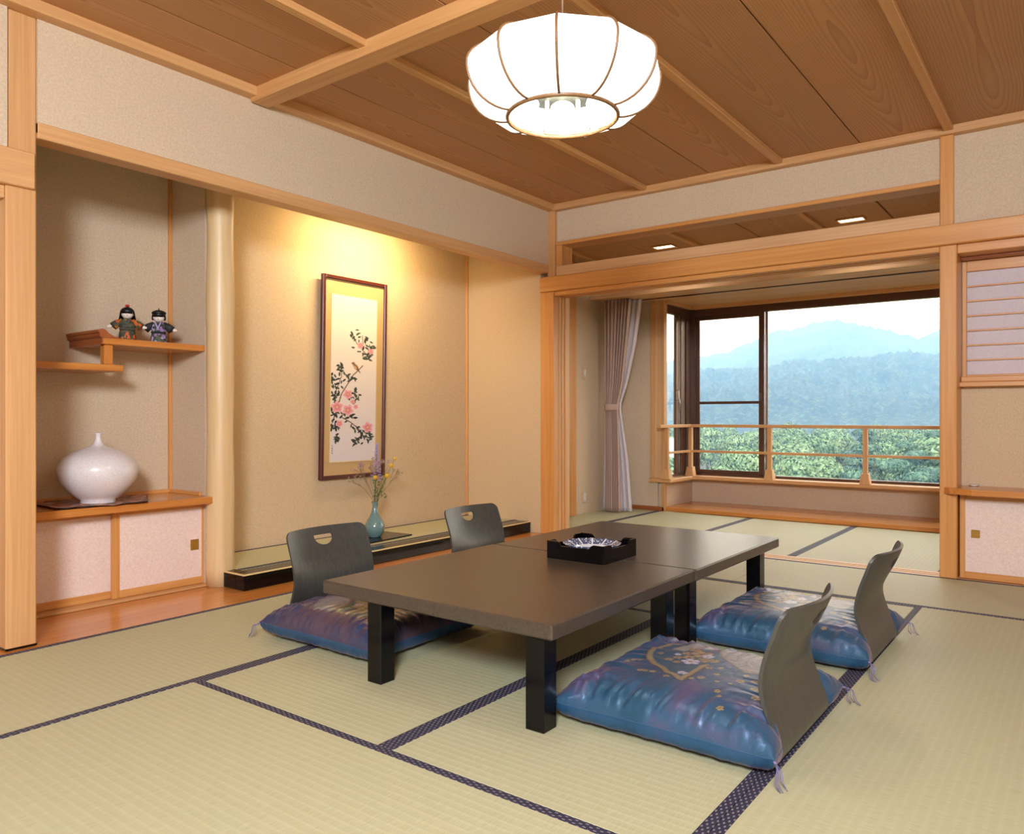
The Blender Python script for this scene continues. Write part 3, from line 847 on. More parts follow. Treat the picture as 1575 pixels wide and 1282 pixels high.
def bloom(cx, cy, r):
    a = np.arctan2(PYc - cy, PXc - cx); d = np.hypot(PXc - cx, PYc - cy); R_ = r * (.86 + .14 * np.cos(5 * a + cx))
    k = d < R_; s_ = (d / R_)[k][:, None]; c0 = np.array(sl(206, 92, 112)[:3]); c1 = np.array(sl(242, 176, 180)[:3])
    mod = (.5 + .5 * np.cos(10 * a[k] + 6 * d[k] / r))[:, None]; img[k, :3] = (c0 * (1 - s_) + c1 * s_) * (.86 + .14 * mod)
    k = d < r * .18; img[k, :3] = sl(226, 186, 110)[:3]


rp = random.Random(5); GR = [np.array(sl(*c)[:3]) for c in ((40, 50, 40), (54, 66, 50), (70, 78, 60), (34, 40, 38))]; TW = np.array(sl(110, 82, 62)[:3])
stroke([(262, 580), (285, 540), (305, 505), (325, 485), (343, 465)], 2.0, TW); stroke([(262, 580), (245, 640), (230, 690)], 2.2, TW)
stroke([(265, 670), (300, 690), (330, 715), (345, 745)], 2.0, TW); stroke([(245, 560), (262, 510), (262, 465)], 1.4, TW); stroke([(298, 340), (320, 380), (350, 410), (372, 430)], 1.6, TW); stroke([(340, 345), (345, 400)], 1.4, TW)
for cx, cy, sx, sy, n_ in ((315, 355, 22, 20, 9), (350, 375, 30, 30, 16), (362, 425, 22, 16, 12), (383, 390, 12, 14, 6), (260, 475, 14, 18, 10), (250, 530, 30, 35, 22), (295, 515, 16, 14, 7), (235, 590, 16, 30, 14), (315, 585, 24, 26, 15), (245, 660, 26, 16, 12), (300, 665, 26, 26, 14), (240, 705, 24, 18, 14), (240, 750, 22, 16, 12), (345, 735, 34, 34, 24), (325, 765, 24, 14, 10), (375, 745, 14, 20, 8)):
    for _ in range(n_): leaf(min(390, max(226, rp.gauss(cx, sx * .6))), rp.gauss(cy, sy * .6), rp.uniform(7, 12), rp.uniform(2.8, 4.4), rp.uniform(-.9, 1.9), GR[rp.randrange(4)])
for f in ((287, 580, 17), (247, 630, 21), (288, 642, 20), (256, 694, 13), (367, 710, 20), (305, 608, 9), (333, 385, 12), (375, 405, 11), (318, 628, 9)): bloom(f[0], f[1], f[2] * 1.15)
BR = np.array(sl(138, 96, 60)[:3]); leaf(317, 472, 19, 8, .95, BR); leaf(306, 458, 7, 6, 0, BR); leaf(328, 486, 12, 2.5, .9, np.array(sl(90, 60, 44)[:3])); leaf(314, 474, 9, 4, .95, np.array(sl(196, 160, 120)[:3]))
for k in range(4): stroke([(229, 778 + k * 9), (232, 782 + k * 9)], 1.3, np.array(sl(120, 104, 104)[:3]))
vs = [(.0205, yc - pw / 2 + pw * x, z0p + phh * y) for y in np.linspace(0, 1, NY) for x in np.linspace(0, 1, NX)]
o = raw('painting', vs, [(j * NX + i, j * NX + i + 1, (j + 1) * NX + i + 1, (j + 1) * NX + i) for j in range(NY - 1) for i in range(NX - 1)], M_PAINT, fr, False)
ca = o.data.color_attributes.new('motif', 'FLOAT_COLOR', 'POINT'); ca.data.foreach_set('color', img.reshape(-1).astype(np.float32))
# flower display
pb = MB().box(-.15, .15, -.24, .24, 0, .010, .002).build('display_board', M_LACQ); pb.location = (-4.255, 3.975, kz + .0015); pb.rotation_euler = (0, 0, math.radians(4)); tag(pb, 'flat glossy black board under the flower vase', 'board')
m = MB(); m.lathe([(.042, 0), (.046, .004), (.062, .03), (.0735, .062), (.073, .088), (.058, .122), (.038, .155), (.024, .19), (.018, .22), (.0175, .24), (.025, .258), (.026, .262), (.022, .262), (.014, .245), (.013, .2)], (0, 0, 0), 40)
VX, VY, VZ = -4.255, 3.965, kz + .0117
vb = m.build('flower_vase', M_VBLUE); vb.location = (VX, VY, VZ); tag(vb, 'slender blue green celadon vase holding flowers on the black board', 'vase')
TOP = Vector((VX, VY, VZ + .25))
rf = random.Random(11)


def twigs(m, p, d, L, r, depth, buds):
    q = p + d * L; mid = p + d * L * .5 + Vector((rf.uniform(-1, 1), rf.uniform(-1, 1), rf.uniform(-.2, .8))) * L * .05
    m.tube([p, mid, q], [r, r * .85, r * .7], 4, cap=False)
    if depth == 0:
        buds.append(q); return
    for k in range(rf.choice((2, 3, 3))):
        nd = (d + Vector((rf.uniform(-.6, .6), rf.uniform(-.75, .75), rf.uniform(-.1, .6)))).normalized()
        twigs(m, p.lerp(q, rf.uniform(.55, 1.)), nd, L * rf.uniform(.45, .7), r * .7, depth - 1, buds)


for k, (dy, dz) in enumerate(((-.95, .75), (-.7, .9), (-.45, 1.), (-.2, 1.05), (.15, 1.0), (.45, .95), (.8, .8), (-.6, 1.15))):
    t = thing('dried_spray', 'wispy brown dried flower spray in the celadon vase', 'flower', TOP, 0, 'dried sprays in the celadon vase')
    m = MB(); bd = []; d = Vector((rf.uniform(-.15, .35), dy, dz)).normalized()
    m.tube([Vector((0, 0, -.15)), Vector((0, 0, 0)), d * .08 + Vector((0, 0, .02))], .0018, 4)
    twigs(m, d * .08 + Vector((0, 0, .02)), d, .14, .0018, 3, bd); m.build('twig', M_TWIG, t, 'stuff')
    m = MB()
    for b in bd: m.ball(b, rf.uniform(.003, .0055), 5, 4)
    m.build('bud', plain('dusty_bud', (170, 140, 150) if k % 2 else (150, 140, 110), .8), t, 'stuff')
t = thing('flower_spike', 'tall lilac flower spike standing in the celadon vase', 'flower', TOP)
m = MB(); m.tube([(0, 0, -.2), (0, .005, .1), (.005, .018, .43)], [.003, .003, .0015], 6); m.build('stem', M_LEAF, t)
m = MB()
for k in range(54):
    z = .17 + .27 * k / 53; a = k * 2.4; r = .030 * (1.05 - k / 60); c = Vector((.004 + r * math.cos(a), .005 + .03 * z + r * math.sin(a), z))
    for q in range(4):
        b = a + q * PI / 2; m.ball(c + Vector((math.cos(b), math.sin(b), .3)) * .006, .0075 * (1.05 - k / 90), 6, 4, 0, .004)
m.build('floret', M_PURPLE, t, 'stuff')
for nm, (dy, dz, r) in (('low on the left', (-.035, .195, .017)), ('upper middle', (.125, .275, .015)), ('highest, far right', (.165, .325, .012)), ('low on the right', (.085, .20, .018))):
    t = thing('yellow_flower', 'round yellow flower in the celadon vase, %s' % nm, 'flower', TOP)
    e = Vector((.04, dy, dz)); m = MB(); m.tube([(0, 0, -.2), (.005, dy * .2, .05), e], [.002, .002, .0015], 5); m.build('stem', M_LEAF, t)
    m = MB(); m.ball(e, r, 10, 7, 0, r * .8)
    for q in range(9): a = q * 2 * PI / 9; m.ball(e + Vector((.003, math.cos(a) * r * .85, math.sin(a) * r * .7)), r * .4, 6, 4)
    m.build('blossom', M_YELLOW, t)
t = thing('leafy_sprig', 'small green leafy sprig at the mouth of the celadon vase', 'foliage', TOP)
m = MB(); m.tube([(0, 0, -.15), (.02, .02, .06), (.03, .07, .17)], [.002, .002, .0012], 5); m.tube([(.01, .01, .02), (.03, .06, .06)], .0015, 5); m.tube([(.02, .02, .06), (.02, -.03, .14)], .0015, 5); m.build('stem', M_LEAF, t)
m = MB()
for k in range(34):
    c = Vector((rf.uniform(.0, .05), rf.uniform(-.045, .085), rf.uniform(.03, .19))); a = rf.uniform(0, 6.28); u = Vector((rf.uniform(-.4, .4), math.cos(a), math.sin(a))).normalized(); v = u.cross(Vector((1, .2, .1))).normalized()
    L = rf.uniform(.012, .02); m.add([c - u * L, c - v * L * .4 + Vector((.003, 0, 0)), c + u * L, c + v * L * .4 + Vector((.003, 0, 0))], [(0, 1, 2, 3)])
m.build('leaf', M_LEAF, t, 'stuff')

# ================================================================== PENDANT LAMP
pd = thing('pendant_lamp', 'large glowing white paper pendant lantern with wooden ribs', 'pendant lamp', (-1.505, 2.305, 2.22))
NR = 11; r0 = .2
prof = []
for k in range(19):
    th = math.radians(-92 + (92 + 88) * k / 18); rz = .148 if th < 0 else .088
    prof.append((r0 + .150 * math.cos(th), rz * math.sin(th)))
ang = [math.radians(-60.0 + 360 * k / NR) for k in range(NR)]
for k in range(NR):
    a0, a1 = ang[k], ang[(k + 1) % NR]; vs = []; fs = []; W_ = 7
    if a1 < a0: a1 += 2 * PI
    for (r, z) in prof:
        p0 = Vector((r * math.cos(a0), r * math.sin(a0), z)); p1 = Vector((r * math.cos(a1), r * math.sin(a1), z))
        for j in range(W_): vs.append(p0.lerp(p1, j / (W_ - 1)))
    fs = [(i * W_ + j, i * W_ + j + 1, (i + 1) * W_ + j + 1, (i + 1) * W_ + j) for i in range(len(prof) - 1) for j in range(W_ - 1)]
    raw('shade_panel', vs, fs, M_SHADE, pd, True)
    MB().tube([((r + .004) * math.cos(a0), (r + .004) * math.sin(a0), z) for r, z in prof], .0045, 6).build('rib', M_RIB, pd)


def torus(m, R, z, r, n=44, k=8, sx=1., flat=1.):
    vs = [((R + r * math.cos(2 * PI * j / k)) * math.cos(2 * PI * i / n), (R + r * math.cos(2 * PI * j / k)) * math.sin(2 * PI * i / n), z + r * flat * math.sin(2 * PI * j / k)) for i in range(n) for j in range(k)]
    fs = [(i * k + j, i * k + (j + 1) % k, ((i + 1) % n) * k + (j + 1) % k, ((i + 1) % n) * k + j) for i in range(n) for j in range(k)]
    m.add(vs, fs, 0, True); return m


torus(MB(), .197, -.150, .007, flat=1.3).build('bottom_ring', M_RIB, pd); torus(MB(), .203, .088, .006).build('top_ring', M_RIB, pd)
MB().lathe([(.20, .082), (.20, .088)], (0, 0, 0), 44).build('top_disc', M_WHITE, pd)
m = MB(); m.lathe([(.03, .08), (.03, -.045), (.168, -.05), (.168, -.058), (.02, -.060)], (0, 0, 0), 48); m.build('lamp_plate', plain('grey_lamp_plate', (84, 84, 66), .5), pd)
for a in (math.radians(88), math.radians(123), math.radians(158)):
    q = MB().tube([(.10 * math.cos(a), .10 * math.sin(a), -.058), (.10 * math.cos(a), .10 * math.sin(a), -.088)], .008, 8).build('socket', M_WHITE, pd)
for a, rr_ in ((math.radians(43), .13), (math.radians(203), .13), (0, .0)):
    m = MB(); m.ball((rr_ * math.cos(a), rr_ * math.sin(a), -.095 if rr_ else -.125), .045, 14, 8, 0, .028); m.build('bulb', M_TUBE, pd)
MB().tube([(0, 0, .088), (0, 0, .575)], .0065, 8).build('cord', M_RIB, pd); MB().lathe([(.05, .55), (.055, .565), (.055, .575)], (0, 0, 0), 24).build('ceiling_cap', M_RIB, pd)

# ================================================================== TABLES
tb1 = thing('low_table', 'nearer of two dark low tables pushed end to end', 'table', (-1.885, 2.53, 0))
hw, hl, tz = .548, .543, .35
m = MB(); m.box(-hw, hw, -hl, hl, tz - .052, tz, .006); m.build('tabletop', M_TABLE, tb1)
for cx in (-.258, .478):
    for sy in (-1, 1):
        cy = -(hl - .042) if sy < 0 else .375; bx('leg', M_LACQ, cx - .036, cx + .036, cy - .036, cy + .036, 0, tz - .052, tb1, .002)
for q in (-1, 1): bx('apron', M_LACQ, -.43, .44, q * (hl - .17) - .012 - .06, q * (hl - .17) + .012 - .06, tz - .085, tz - .052, tb1)
for q in (-.43, .44): bx('apron', M_LACQ, q - .012, q + .012, -hl + .118, hl - .245, tz - .085, tz - .052, tb1)
tb2 = copy_tree(tb1); tb2.location = (-1.885 + .006, 2.53 + 2 * hl + .004, 0); tb2['label'] = 'farther low table of the pair, nearer the window'
# lacquer box and plate
bxo = thing('lacquer_box', 'square black lacquer box with cut-out rims on the table', 'box', (-1.845, 3.075, tz))
h = .147; hz = .080


def sidewall(t0, t1):
    # profile along the side: tall at the corners, scooped in the middle
    pts = [(-h, 0), (h, 0), (h, hz), (h - .052, hz), (h - .064, hz - .006), (h - .072, hz - .019), (-h + .072, hz - .019), (-h + .064, hz - .006), (-h + .052, hz), (-h, hz)]
    return pts


for s in (-1, 1):
    MB().prism(sidewall(0, 0), s * h - .0045, s * h + .0045, 'xzy').build('side_panel', M_LACQ, bxo)
    MB().prism(sidewall(0, 0), s * h - .0045, s * h + .0045, 'yzx').build('side_panel', M_LACQ, bxo)
bx('bottom_panel', M_LACQ, -h, h, -h, h, .002, .012, bxo, .001)
pt = MB(); pt.lathe([(.06, 0), (.062, .004), (.10, .022), (.128, .038), (.136, .044), (.134, .046), (.124, .040), (.095, .026), (.055, .010), (.002, .009)], (0, 0, 0), 56)


def platemat():
    n = NT('blue_white_porcelain'); sp = n.n('ShaderNodeSeparateXYZ'); n.l(n.coord(), sp.inputs[0])
    an = n.math('ARCTAN2', sp.outputs[1], sp.outputs[0]); rr = n.math('SQRT', n.math('ADD', n.math('MULTIPLY', sp.outputs[0], sp.outputs[0]), n.math('MULTIPLY', sp.outputs[1], sp.outputs[1])))
    seg = n.math('ABSOLUTE', n.math('SINE', n.math('MULTIPLY', an, 6.0))); line = n.math('GREATER_THAN', seg, .22)
    vo = n.n('ShaderNodeTexVoronoi'); n.l(n.coord(), vo.inputs['Vector']); vo.inputs['Scale'].default_value = 85
    d = n.math('MULTIPLY', n.math('GREATER_THAN', vo.outputs['Distance'], .32), line)
    rim = n.math('MULTIPLY', d, n.math('GREATER_THAN', rr, .088))
    n.base(n.mix(rim, sl(214, 214, 216), sl(84, 92, 116))); n.set(Roughness=.12); return n.m


po = pt.build('porcelain_plate', platemat()); po.location = (-1.845, 3.075, tz + .012 + .008)
tag(po, 'round blue and white patterned plate inside the black lacquer box', 'plate')

# ================================================================== FLOOR CHAIRS
def spline(pts, n):
    p = [Vector(q + (0,)) for q in pts]; p = [p[0] * 2 - p[1]] + p + [p[-1] * 2 - p[-2]]; out = []
    for i in range(1, len(p) - 2):
        for k in range(n):
            t = k / n; a, b, c, d = p[i - 1:i + 3]
            out.append(.5 * ((2 * b) + (c - a) * t + (2 * a - 5 * b + 4 * c - d) * t * t + (3 * b - a - 3 * c + d) * t ** 3))
    out.append(p[-2]); return out


PRO = spline([(.285, .010), (.318, .013), (.338, .030), (.337, .060), (.316, .115), (.294, .175), (.284, .230), (.296, .300), (.322, .375), (.350, .452)], 8)
acc = [0.]
for a, b in zip(PRO, PRO[1:]): acc.append(acc[-1] + (b - a).length)
HH = acc[-1]


def bend(w, s, off, hwid=.245):
    x = np.interp(s, acc, [p.x for p in PRO]); z = np.interp(s, acc, [p.y for p in PRO])
    x2 = np.interp(s + .004, acc, [p.x for p in PRO]); z2 = np.interp(s + .004, acc, [p.y for p in PRO])
    if s + .004 > HH: x2 = x + (PRO[-1].x - PRO[-2].x); z2 = z + (PRO[-1].y - PRO[-2].y)
    l = math.hypot(x2 - x, z2 - z) or 1; nx, nz = (z2 - z) / l, -(x2 - x) / l
    k = max(0, min(1, (z - .10) / .34)); k = k * k * (3 - 2 * k); cv = .052 * k * (1 - (w / hwid) ** 2)
    return Vector((x + cv + nx * off, w, z + nz * off))


def backrest():
    out = []; R_ = .04; hwid = .245
    for k in range(21): out.append((-hwid + 2 * hwid * k / 20 * 1., 0.))
    for k in range(1, 40): out.append((hwid, (HH - R_) * k / 40))
    for k in range(9): a = k / 8 * PI / 2; out.append((hwid - R_ + R_ * math.cos(a), HH - R_ + R_ * math.sin(a)))
    for k in range(1, 20): out.append((hwid - R_ - (2 * hwid - 2 * R_) * k / 20, HH))
    for k in range(9): a = PI / 2 + k / 8 * PI / 2; out.append((-hwid + R_ + R_ * math.cos(a), HH - R_ + R_ * math.sin(a)))
    for k in range(1, 40): out.append((-hwid, (HH - R_) * (1 - k / 40)))
    hole = []; hc = HH - .040; hr = .058
    for k in range(17): a = PI + PI * k / 16; hole.append((hr * math.cos(a), hc - .012 + .040 * math.sin(a)))
    hole += [(hr, hc - .003), (hr - .006, hc), (.02, hc), (-.02, hc), (-hr + .006, hc), (-hr, hc - .003)]
    pts = out + hole; no, nh = len(out), len(hole)
    inner = []
    for i in range(1, 20):
        for j in range(1, 40):
            w, s = -hwid + 2 * hwid * i / 20, HH * j / 40
            if s > HH - .05 and abs(w) > hwid - .05: continue
            if abs(w) < hr + .012 and abs(s - (hc - .02)) < .046: continue
            inner.append((w, s))
    allp = [Vector(p) for p in pts + inner]
    E = [(i, (i + 1) % no) for i in range(no)] + [(no + i, no + (i + 1) % nh) for i in range(nh)]
    V, _, F, *_r = delaunay_2d_cdt(allp, E, [], 1, 1e-6)
    hp = hole

    def inside(c):
        r = False; j = len(hp) - 1
        for i in range(len(hp)):
            if (hp[i][1] > c[1]) != (hp[j][1] > c[1]) and c[0] < (hp[j][0] - hp[i][0]) * (c[1] - hp[i][1]) / (hp[j][1] - hp[i][1]) + hp[i][0]: r = not r
            j = i
        return r
    F = [f for f in F if not inside((sum(V[i].x for i in f) / 3, sum(V[i].y for i in f) / 3))]
    n = len(V); th = .0055; vs = [bend(p.x, p.y, th) for p in V] + [bend(p.x, p.y, -th) for p in V]
    fs = [tuple(f) for f in F] + [tuple(i + n for i in reversed(f)) for f in F]
    cnt = {}
    for f in F:
        for a, b in zip(f, list(f[1:]) + [f[0]]): cnt[(a, b)] = 1
    rimf = [(b, a, a + n, b + n) for (a, b) in cnt if (b, a) not in cnt]
    m = MB(); m.add(vs, fs, 0, True); m.add([], []); o = 0
    m.f += rimf; m.mi += [0] * len(rimf); m.sm += [False] * len(rimf)
    return m


ch = thing('floor_chair', 'legless dark plywood chair at the nearest right seat', 'chair', (-1.04, 2.437, 0))
br = backrest().build('backrest', M_CHAIR, ch)
md = br.modifiers.new('edge', 'EDGE_SPLIT'); md.split_angle = math.radians(50)
rr = []
for (cx, cy, a0) in ((.285, .245, None), (.285, -.245, None), (-.17, -.225, 180), (-.17, .225, 90)):
    if a0 is None: rr.append((cx, cy))
    else:
        for k in range(7): a = math.radians(a0 + (90 if a0 == 180 else 90) * k / 6); rr.append((cx + .05 * math.cos(a), cy * .0 + (cy - math.copysign(.03, cy)) + .05 * math.sin(a)))
rr = [(.285, .245), (.285, -.245)] + [(-.17 - .05 * math.sin(a), -.195 - .05 * math.cos(a)) for a in np.linspace(0, PI / 2, 7)] + [(-.17 - .05 * math.cos(a), .195 + .05 * math.sin(a)) for a in np.linspace(0, PI / 2, 7)]
MB().prism(rr, .0035, .0155).build('seat', M_CHAIR, ch)
chairs = [ch]
for loc, rz, lab in (((-1.03, 3.52, 0), 0, 'legless dark plywood chair at the far right seat, nearer the window'),
                     ((-2.665, 2.49, 0), PI, 'legless dark plywood chair at the near left seat, beside the log post'),
                     ((-2.655, 3.585, 0), PI, 'legless dark plywood chair at the far left seat, half hidden by the table')):
    c = copy_tree(ch); c.location = loc; c.rotation_euler = (0, 0, rz); c['label'] = lab; chairs.append(c)
for c in chairs: c['group'] = 'legless chairs around the table'

# ================================================================== CUSHIONS
N = 250; A = .365
t1 = np.linspace(-1, 1, N); u1 = .78 * np.sin(t1 * PI / 2) + .22 * t1
U, V = np.meshgrid(u1, u1)
rn = np.random.RandomState(4)


def wr(x, seed):
    r = np.random.RandomState(seed); s = 0
    for k in range(7):
        fq = 5 + 5 * k + r.rand() * 3; s = s + np.sin(x * fq + r.rand() * 6.28) * (r.rand() * .7 + .3) / (1 + .18 * k)
    return s / 3


bow = .018
X = A * U - np.sign(U) * bow * (1 - V ** 2) * np.abs(U) ** 5; Y = A * V - np.sign(V) * bow * (1 - U ** 2) * np.abs(V) ** 5
X = np.where(U > 0, X - .052 * np.exp(-(V / .62) ** 6) * np.abs(U) ** 6, X)
fu = (1 - np.abs(U) ** 8) ** .58; fv = (1 - np.abs(V) ** 7) ** .58
seam = .064 + .006 * (np.abs(U * V)) ** 8
crown = fu * fv
eu = np.exp(-((1 - np.abs(V)) / .30) ** 2) * (1 - np.abs(V)) ** .5; ev = np.exp(-((1 - np.abs(U)) / .30) ** 2) * (1 - np.abs(U)) ** .5
wrk = .034 * eu * (wr(U * 1.9 + .35 * np.sign(V) * (1 - np.abs(V)), 3) * (V < 0) + wr(U * 1.9, 8) * (V > 0)) + .030 * ev * (wr(V * 1.9, 5) * (U < 0) + wr(V * 1.9, 6) * (U > 0))
ZT = seam + .084 * crown + .014 * (1 - U ** 2) * (1 - V ** 2) + wrk * np.minimum(1, crown * 3) - .010 * np.exp(-((U ** 2 + V ** 2) / .25)) + .006 * np.sin(U * 3 + 1) * np.cos(V * 2.5) * crown
rw = np.random.RandomState(12)
for P_, Q_ in ((U, -V), (U, V), (V, -U), (V, U)):        # gathered folds running in from each seam
    e_ = 1 - Q_
    for _ in range(13):
        c_ = rw.uniform(-.85, .85); sl_ = rw.uniform(-.35, .35); w_ = rw.uniform(.018, .045); ln = rw.uniform(.12, .34)
        ZT = ZT + rw.choice((-1, 1, 1)) * rw.uniform(.003, .0078) * np.exp(-((P_ - c_ - sl_ * e_) / w_) ** 2) * np.exp(-((e_ - .16) / ln) ** 2) * np.minimum(1, e_ * 14)
motif = np.zeros((N, N, 4))


def setm(k, col): motif[k, :3] = sl(*col)[:3]; motif[k, 3] = .92


def poly_mask(poly):
    r = np.zeros(X.shape, bool); j = len(poly) - 1
    for i in range(len(poly)):
        xi, yi = poly[i]; xj, yj = poly[j]
        if yi != yj: r ^= ((yi > Y) != (yj > Y)) & (X < (xj - xi) * (Y - yi) / (yj - yi) + xi)
        j = i
    return r


def poly_edge(poly, w):
    r = np.zeros(X.shape, bool)
    for (x0, y0), (x1, y1) in zip(poly, poly[1:]):
        dx, dy = x1 - x0, y1 - y0; L2 = dx * dx + dy * dy; t = np.clip(((X - x0) * dx + (Y - y0) * dy) / L2, 0, 1)
        r |= np.hypot(X - x0 - t * dx, Y - y0 - t * dy) < w
    return r


def flower(cx, cy, r, col, ctr, line=None):
    d = np.hypot(X - cx, Y - cy); a = np.arctan2(Y - cy, X - cx); R_ = r * (.72 + .28 * np.abs(np.cos(2.5 * a + cx * 40)))
    if line: setm(d < R_ * 1.12, line)
    setm(d < R_, col); setm((d < R_) & (np.abs(np.cos(2.5 * a + cx * 40)) < .16) & (d > .3 * r), line or (92, 104, 110)); setm(d < r * .26, ctr)


fan1 = [(-0.195, 0.21), (-0.22, 0.164), (-0.239, 0.115), (-0.229, 0.053), (-0.205, -0.003), (-0.156, -0.061), (-0.112, -0.088), (-0.079, -0.122), (-0.043, -0.137), (-0.014, -0.163), (0.007, -0.167), (0.009, -0.126), (0.014, 0.013), (0.025, 0.129), (-0.039, 0.238), (-0.133, 0.257)]
setm(poly_mask(fan1), (52, 92, 108))
setm(poly_edge(fan1[:13], .021) & poly_mask(fan1), (150, 134, 98)); setm(poly_edge(fan1[:13], .003), (96, 84, 60))
setm(poly_mask([(-0.172, 0.13), (-0.12, 0.126), (-0.036, 0.241), (-0.123, 0.255)]), (150, 148, 138))
fan2 = [(-0.036, 0.241), (0.03, .125), (0.142, 0.023), (0.184, 0.034), (0.20, .16), (0.116, 0.27)]
k = poly_mask(fan2); setm(k, (132, 134, 134)); setm(k & (rn.rand(N, N) > .72), (150, 134, 108)); setm(k & (rn.rand(N, N) > .86), (90, 100, 124)); setm(poly_edge(fan2[:4], .003), (120, 104, 70))
for x, y, r in ((-0.127, 0.015, 0.014), (-0.109, 0.052, 0.014), (-0.091, 0.003, 0.012), (-0.099, 0.109, 0.017), (-0.051, 0.128, 0.035), (-0.092, 0.164, 0.019), (0.012, 0.08, 0.018), (-0.181, 0.064, 0.01), (-.02, .07, .022), (-.075, .07, .02)):
    flower(x, y, r * 1.15, (162, 142, 104), (130, 100, 64), (84, 74, 60))
for x, y, r in ((-0.052, 0.032, 0.028), (-0.024, 0.116, 0.020), (-0.025, -0.095, 0.015), (-0.123, 0.083, 0.011)):
    flower(x, y, r * 1.15, (190, 190, 206), (176, 140, 80), (80, 84, 110))
for x, y, r in ((-0.249, -0.061, 0.01), (-0.23, -0.046, 0.01), (-0.209, -0.039, 0.01), (-0.234, 0.024, 0.01), (-0.154, -0.149, 0.01), (-0.137, -0.144, 0.011), (-0.111, -0.138, 0.011), (-0.056, -0.153, 0.011), (0.022, -0.129, 0.009), (0.044, -0.106, 0.013), (0.027, 0.001, 0.011), (0.061, 0.019, 0.01), (0.074, -0.049, 0.011), (0.1, -0.111, 0.008), (0.131, -0.183, 0.011), (0.148, -0.219, 0.009), (0.177, -0.279, 0.011), (0.159, -0.066, 0.014), (0.157, -0.008, 0.011), (0.195, -0.04, 0.011), (0.216, -0.101, 0.013), (0.242, -0.166, 0.013), (0.141, -0.106, 0.007)):
    flower(x, y, r * 1.15, (166, 146, 104), (124, 96, 60))
vs = np.stack([X, Y, ZT], -1).reshape(-1, 3)
idx = np.arange(N * N).reshape(N, N); quads = np.stack([idx[:-1, :-1], idx[:-1, 1:], idx[1:, 1:], idx[1:, :-1]], -1).reshape(-1, 4).tolist()


# lower panel: strips from the seam down to the floor side
ring = np.concatenate([idx[0, :-1], idx[:-1, -1], idx[-1, :0:-1], idx[:0:-1, 0]])
rim = vs[ring]; nr = len(ring); lows = []
rs_ = np.arange(nr)
cr_ = np.abs(rim[:, 0] * rim[:, 1]) / (A * A)
lv = []; cen = np.array([-.02, 0., 0.])
for q, (out_, zz) in enumerate(((1.008, .85), (1.010, .60), (1.004, .34), (.985, .12), (.95, 0.), (.5, 0.), (.02, 0.))):
    p = rim.copy(); f = out_ - .035 * cr_ ** 4 * (1 if q < 5 else 0) * (q + 1) / 3
    p[:, 0] = cen[0] + (rim[:, 0] - cen[0]) * f; p[:, 1] = rim[:, 1] * f
    wv = .004 * np.sin(rs_ * .31) * np.sin(rs_ * .113 + 1) * (1 if q < 4 else 0)
    p[:, 2] = .0175 + (rim[:, 2] - .0175) * (zz + .10 * cr_ ** 6 * (q < 4)) + wv * .6
    lv.append(p)
base = N * N; lowf = []
rows = [ring] + [base + k * nr + rs_ for k in range(len(lv))]
for a, b in zip(rows, rows[1:]):
    for i in range(nr):
        j = (i + 1) % nr; lowf.append((int(a[j]), int(a[i]), int(b[i]), int(b[j])))
allv = np.concatenate([vs] + lv)
cu = thing('floor_cushion', 'blue satin cushion with gold fan motif, nearest right seat', 'cushion', (-1.045, 2.455, 0))
cover = raw('cover', allv.tolist(), quads + lowf, [M_SATIN, M_UNDER], cu)
cover.data.polygons.foreach_set('material_index', [0] * len(quads) + [1] * len(lowf))
ca = cover.data.color_attributes.new('motif', 'FLOAT_COLOR', 'POINT')
full = np.zeros((len(allv), 4)); full[:N * N] = motif.reshape(-1, 4); ca.data.foreach_set('color', full.reshape(-1).astype(np.float32))
MB().tube([tuple(p + np.array([0, 0, .001])) for p in rim[::4]] + [tuple(rim[0])], .0012, 5, cap=False).build('piping', plain('blue_piping', (56, 90, 126), .4), cu)
for sx in (-1, 1):
    for sy in (-1, 1):
        m = MB(); c0 = np.array([sx * A, sy * A, .064])
        for k in range(5):
            o1 = rn.uniform(-.02, .02, 2); e = c0 + np.array([sx * .02 + o1[0], sy * .018 + o1[1], 0]); e[2] = .018
            m.tube([c0, (c0 + e) / 2 + np.array([sx * .008, sy * .006, .012]), e, e + np.array([sx * .012, sy * .004, -.014])], .0013, 4)
        m.tube([c0 - np.array([sx * .006, sy * .006, 0]), c0 + np.array([sx * .004, sy * .004, -.002])], .004, 6); m.build('tassel', M_THREAD, cu, 'stuff')
for loc, rz, lab in (((-1.035, 3.525, 0), 0, 'blue satin cushion at the far right seat, nearer the window'),
                     ((-2.64, 2.46, 0), PI, 'purple brown satin cushion at the near left seat, behind the table leg'),
                     ((-2.635, 3.585, 0), PI, 'satin cushion at the far left seat, mostly hidden by the table')):
    c = copy_tree(cu); c.location = loc; c.rotation_euler = (0, 0, rz); c['label'] = lab; c['group'] = 'satin floor cushions'
    if rz:
        for q in c.children:
            if q.name.startswith('cover'): q.material_slots[0].link = 'OBJECT'; q.material_slots[0].material = M_SATINP
cu['group'] = 'satin floor cushions'

# ================================================================== OUTSIDE
def foliage(name, cols, scale):
    n = NT(name); v = n.noise(n.coord(), scale, 5, .75); oi = n.n('ShaderNodeObjectInfo')
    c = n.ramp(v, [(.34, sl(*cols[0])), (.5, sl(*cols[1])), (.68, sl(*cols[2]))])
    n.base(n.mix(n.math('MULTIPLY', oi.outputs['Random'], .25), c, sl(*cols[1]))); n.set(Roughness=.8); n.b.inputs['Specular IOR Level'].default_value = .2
    return n.m


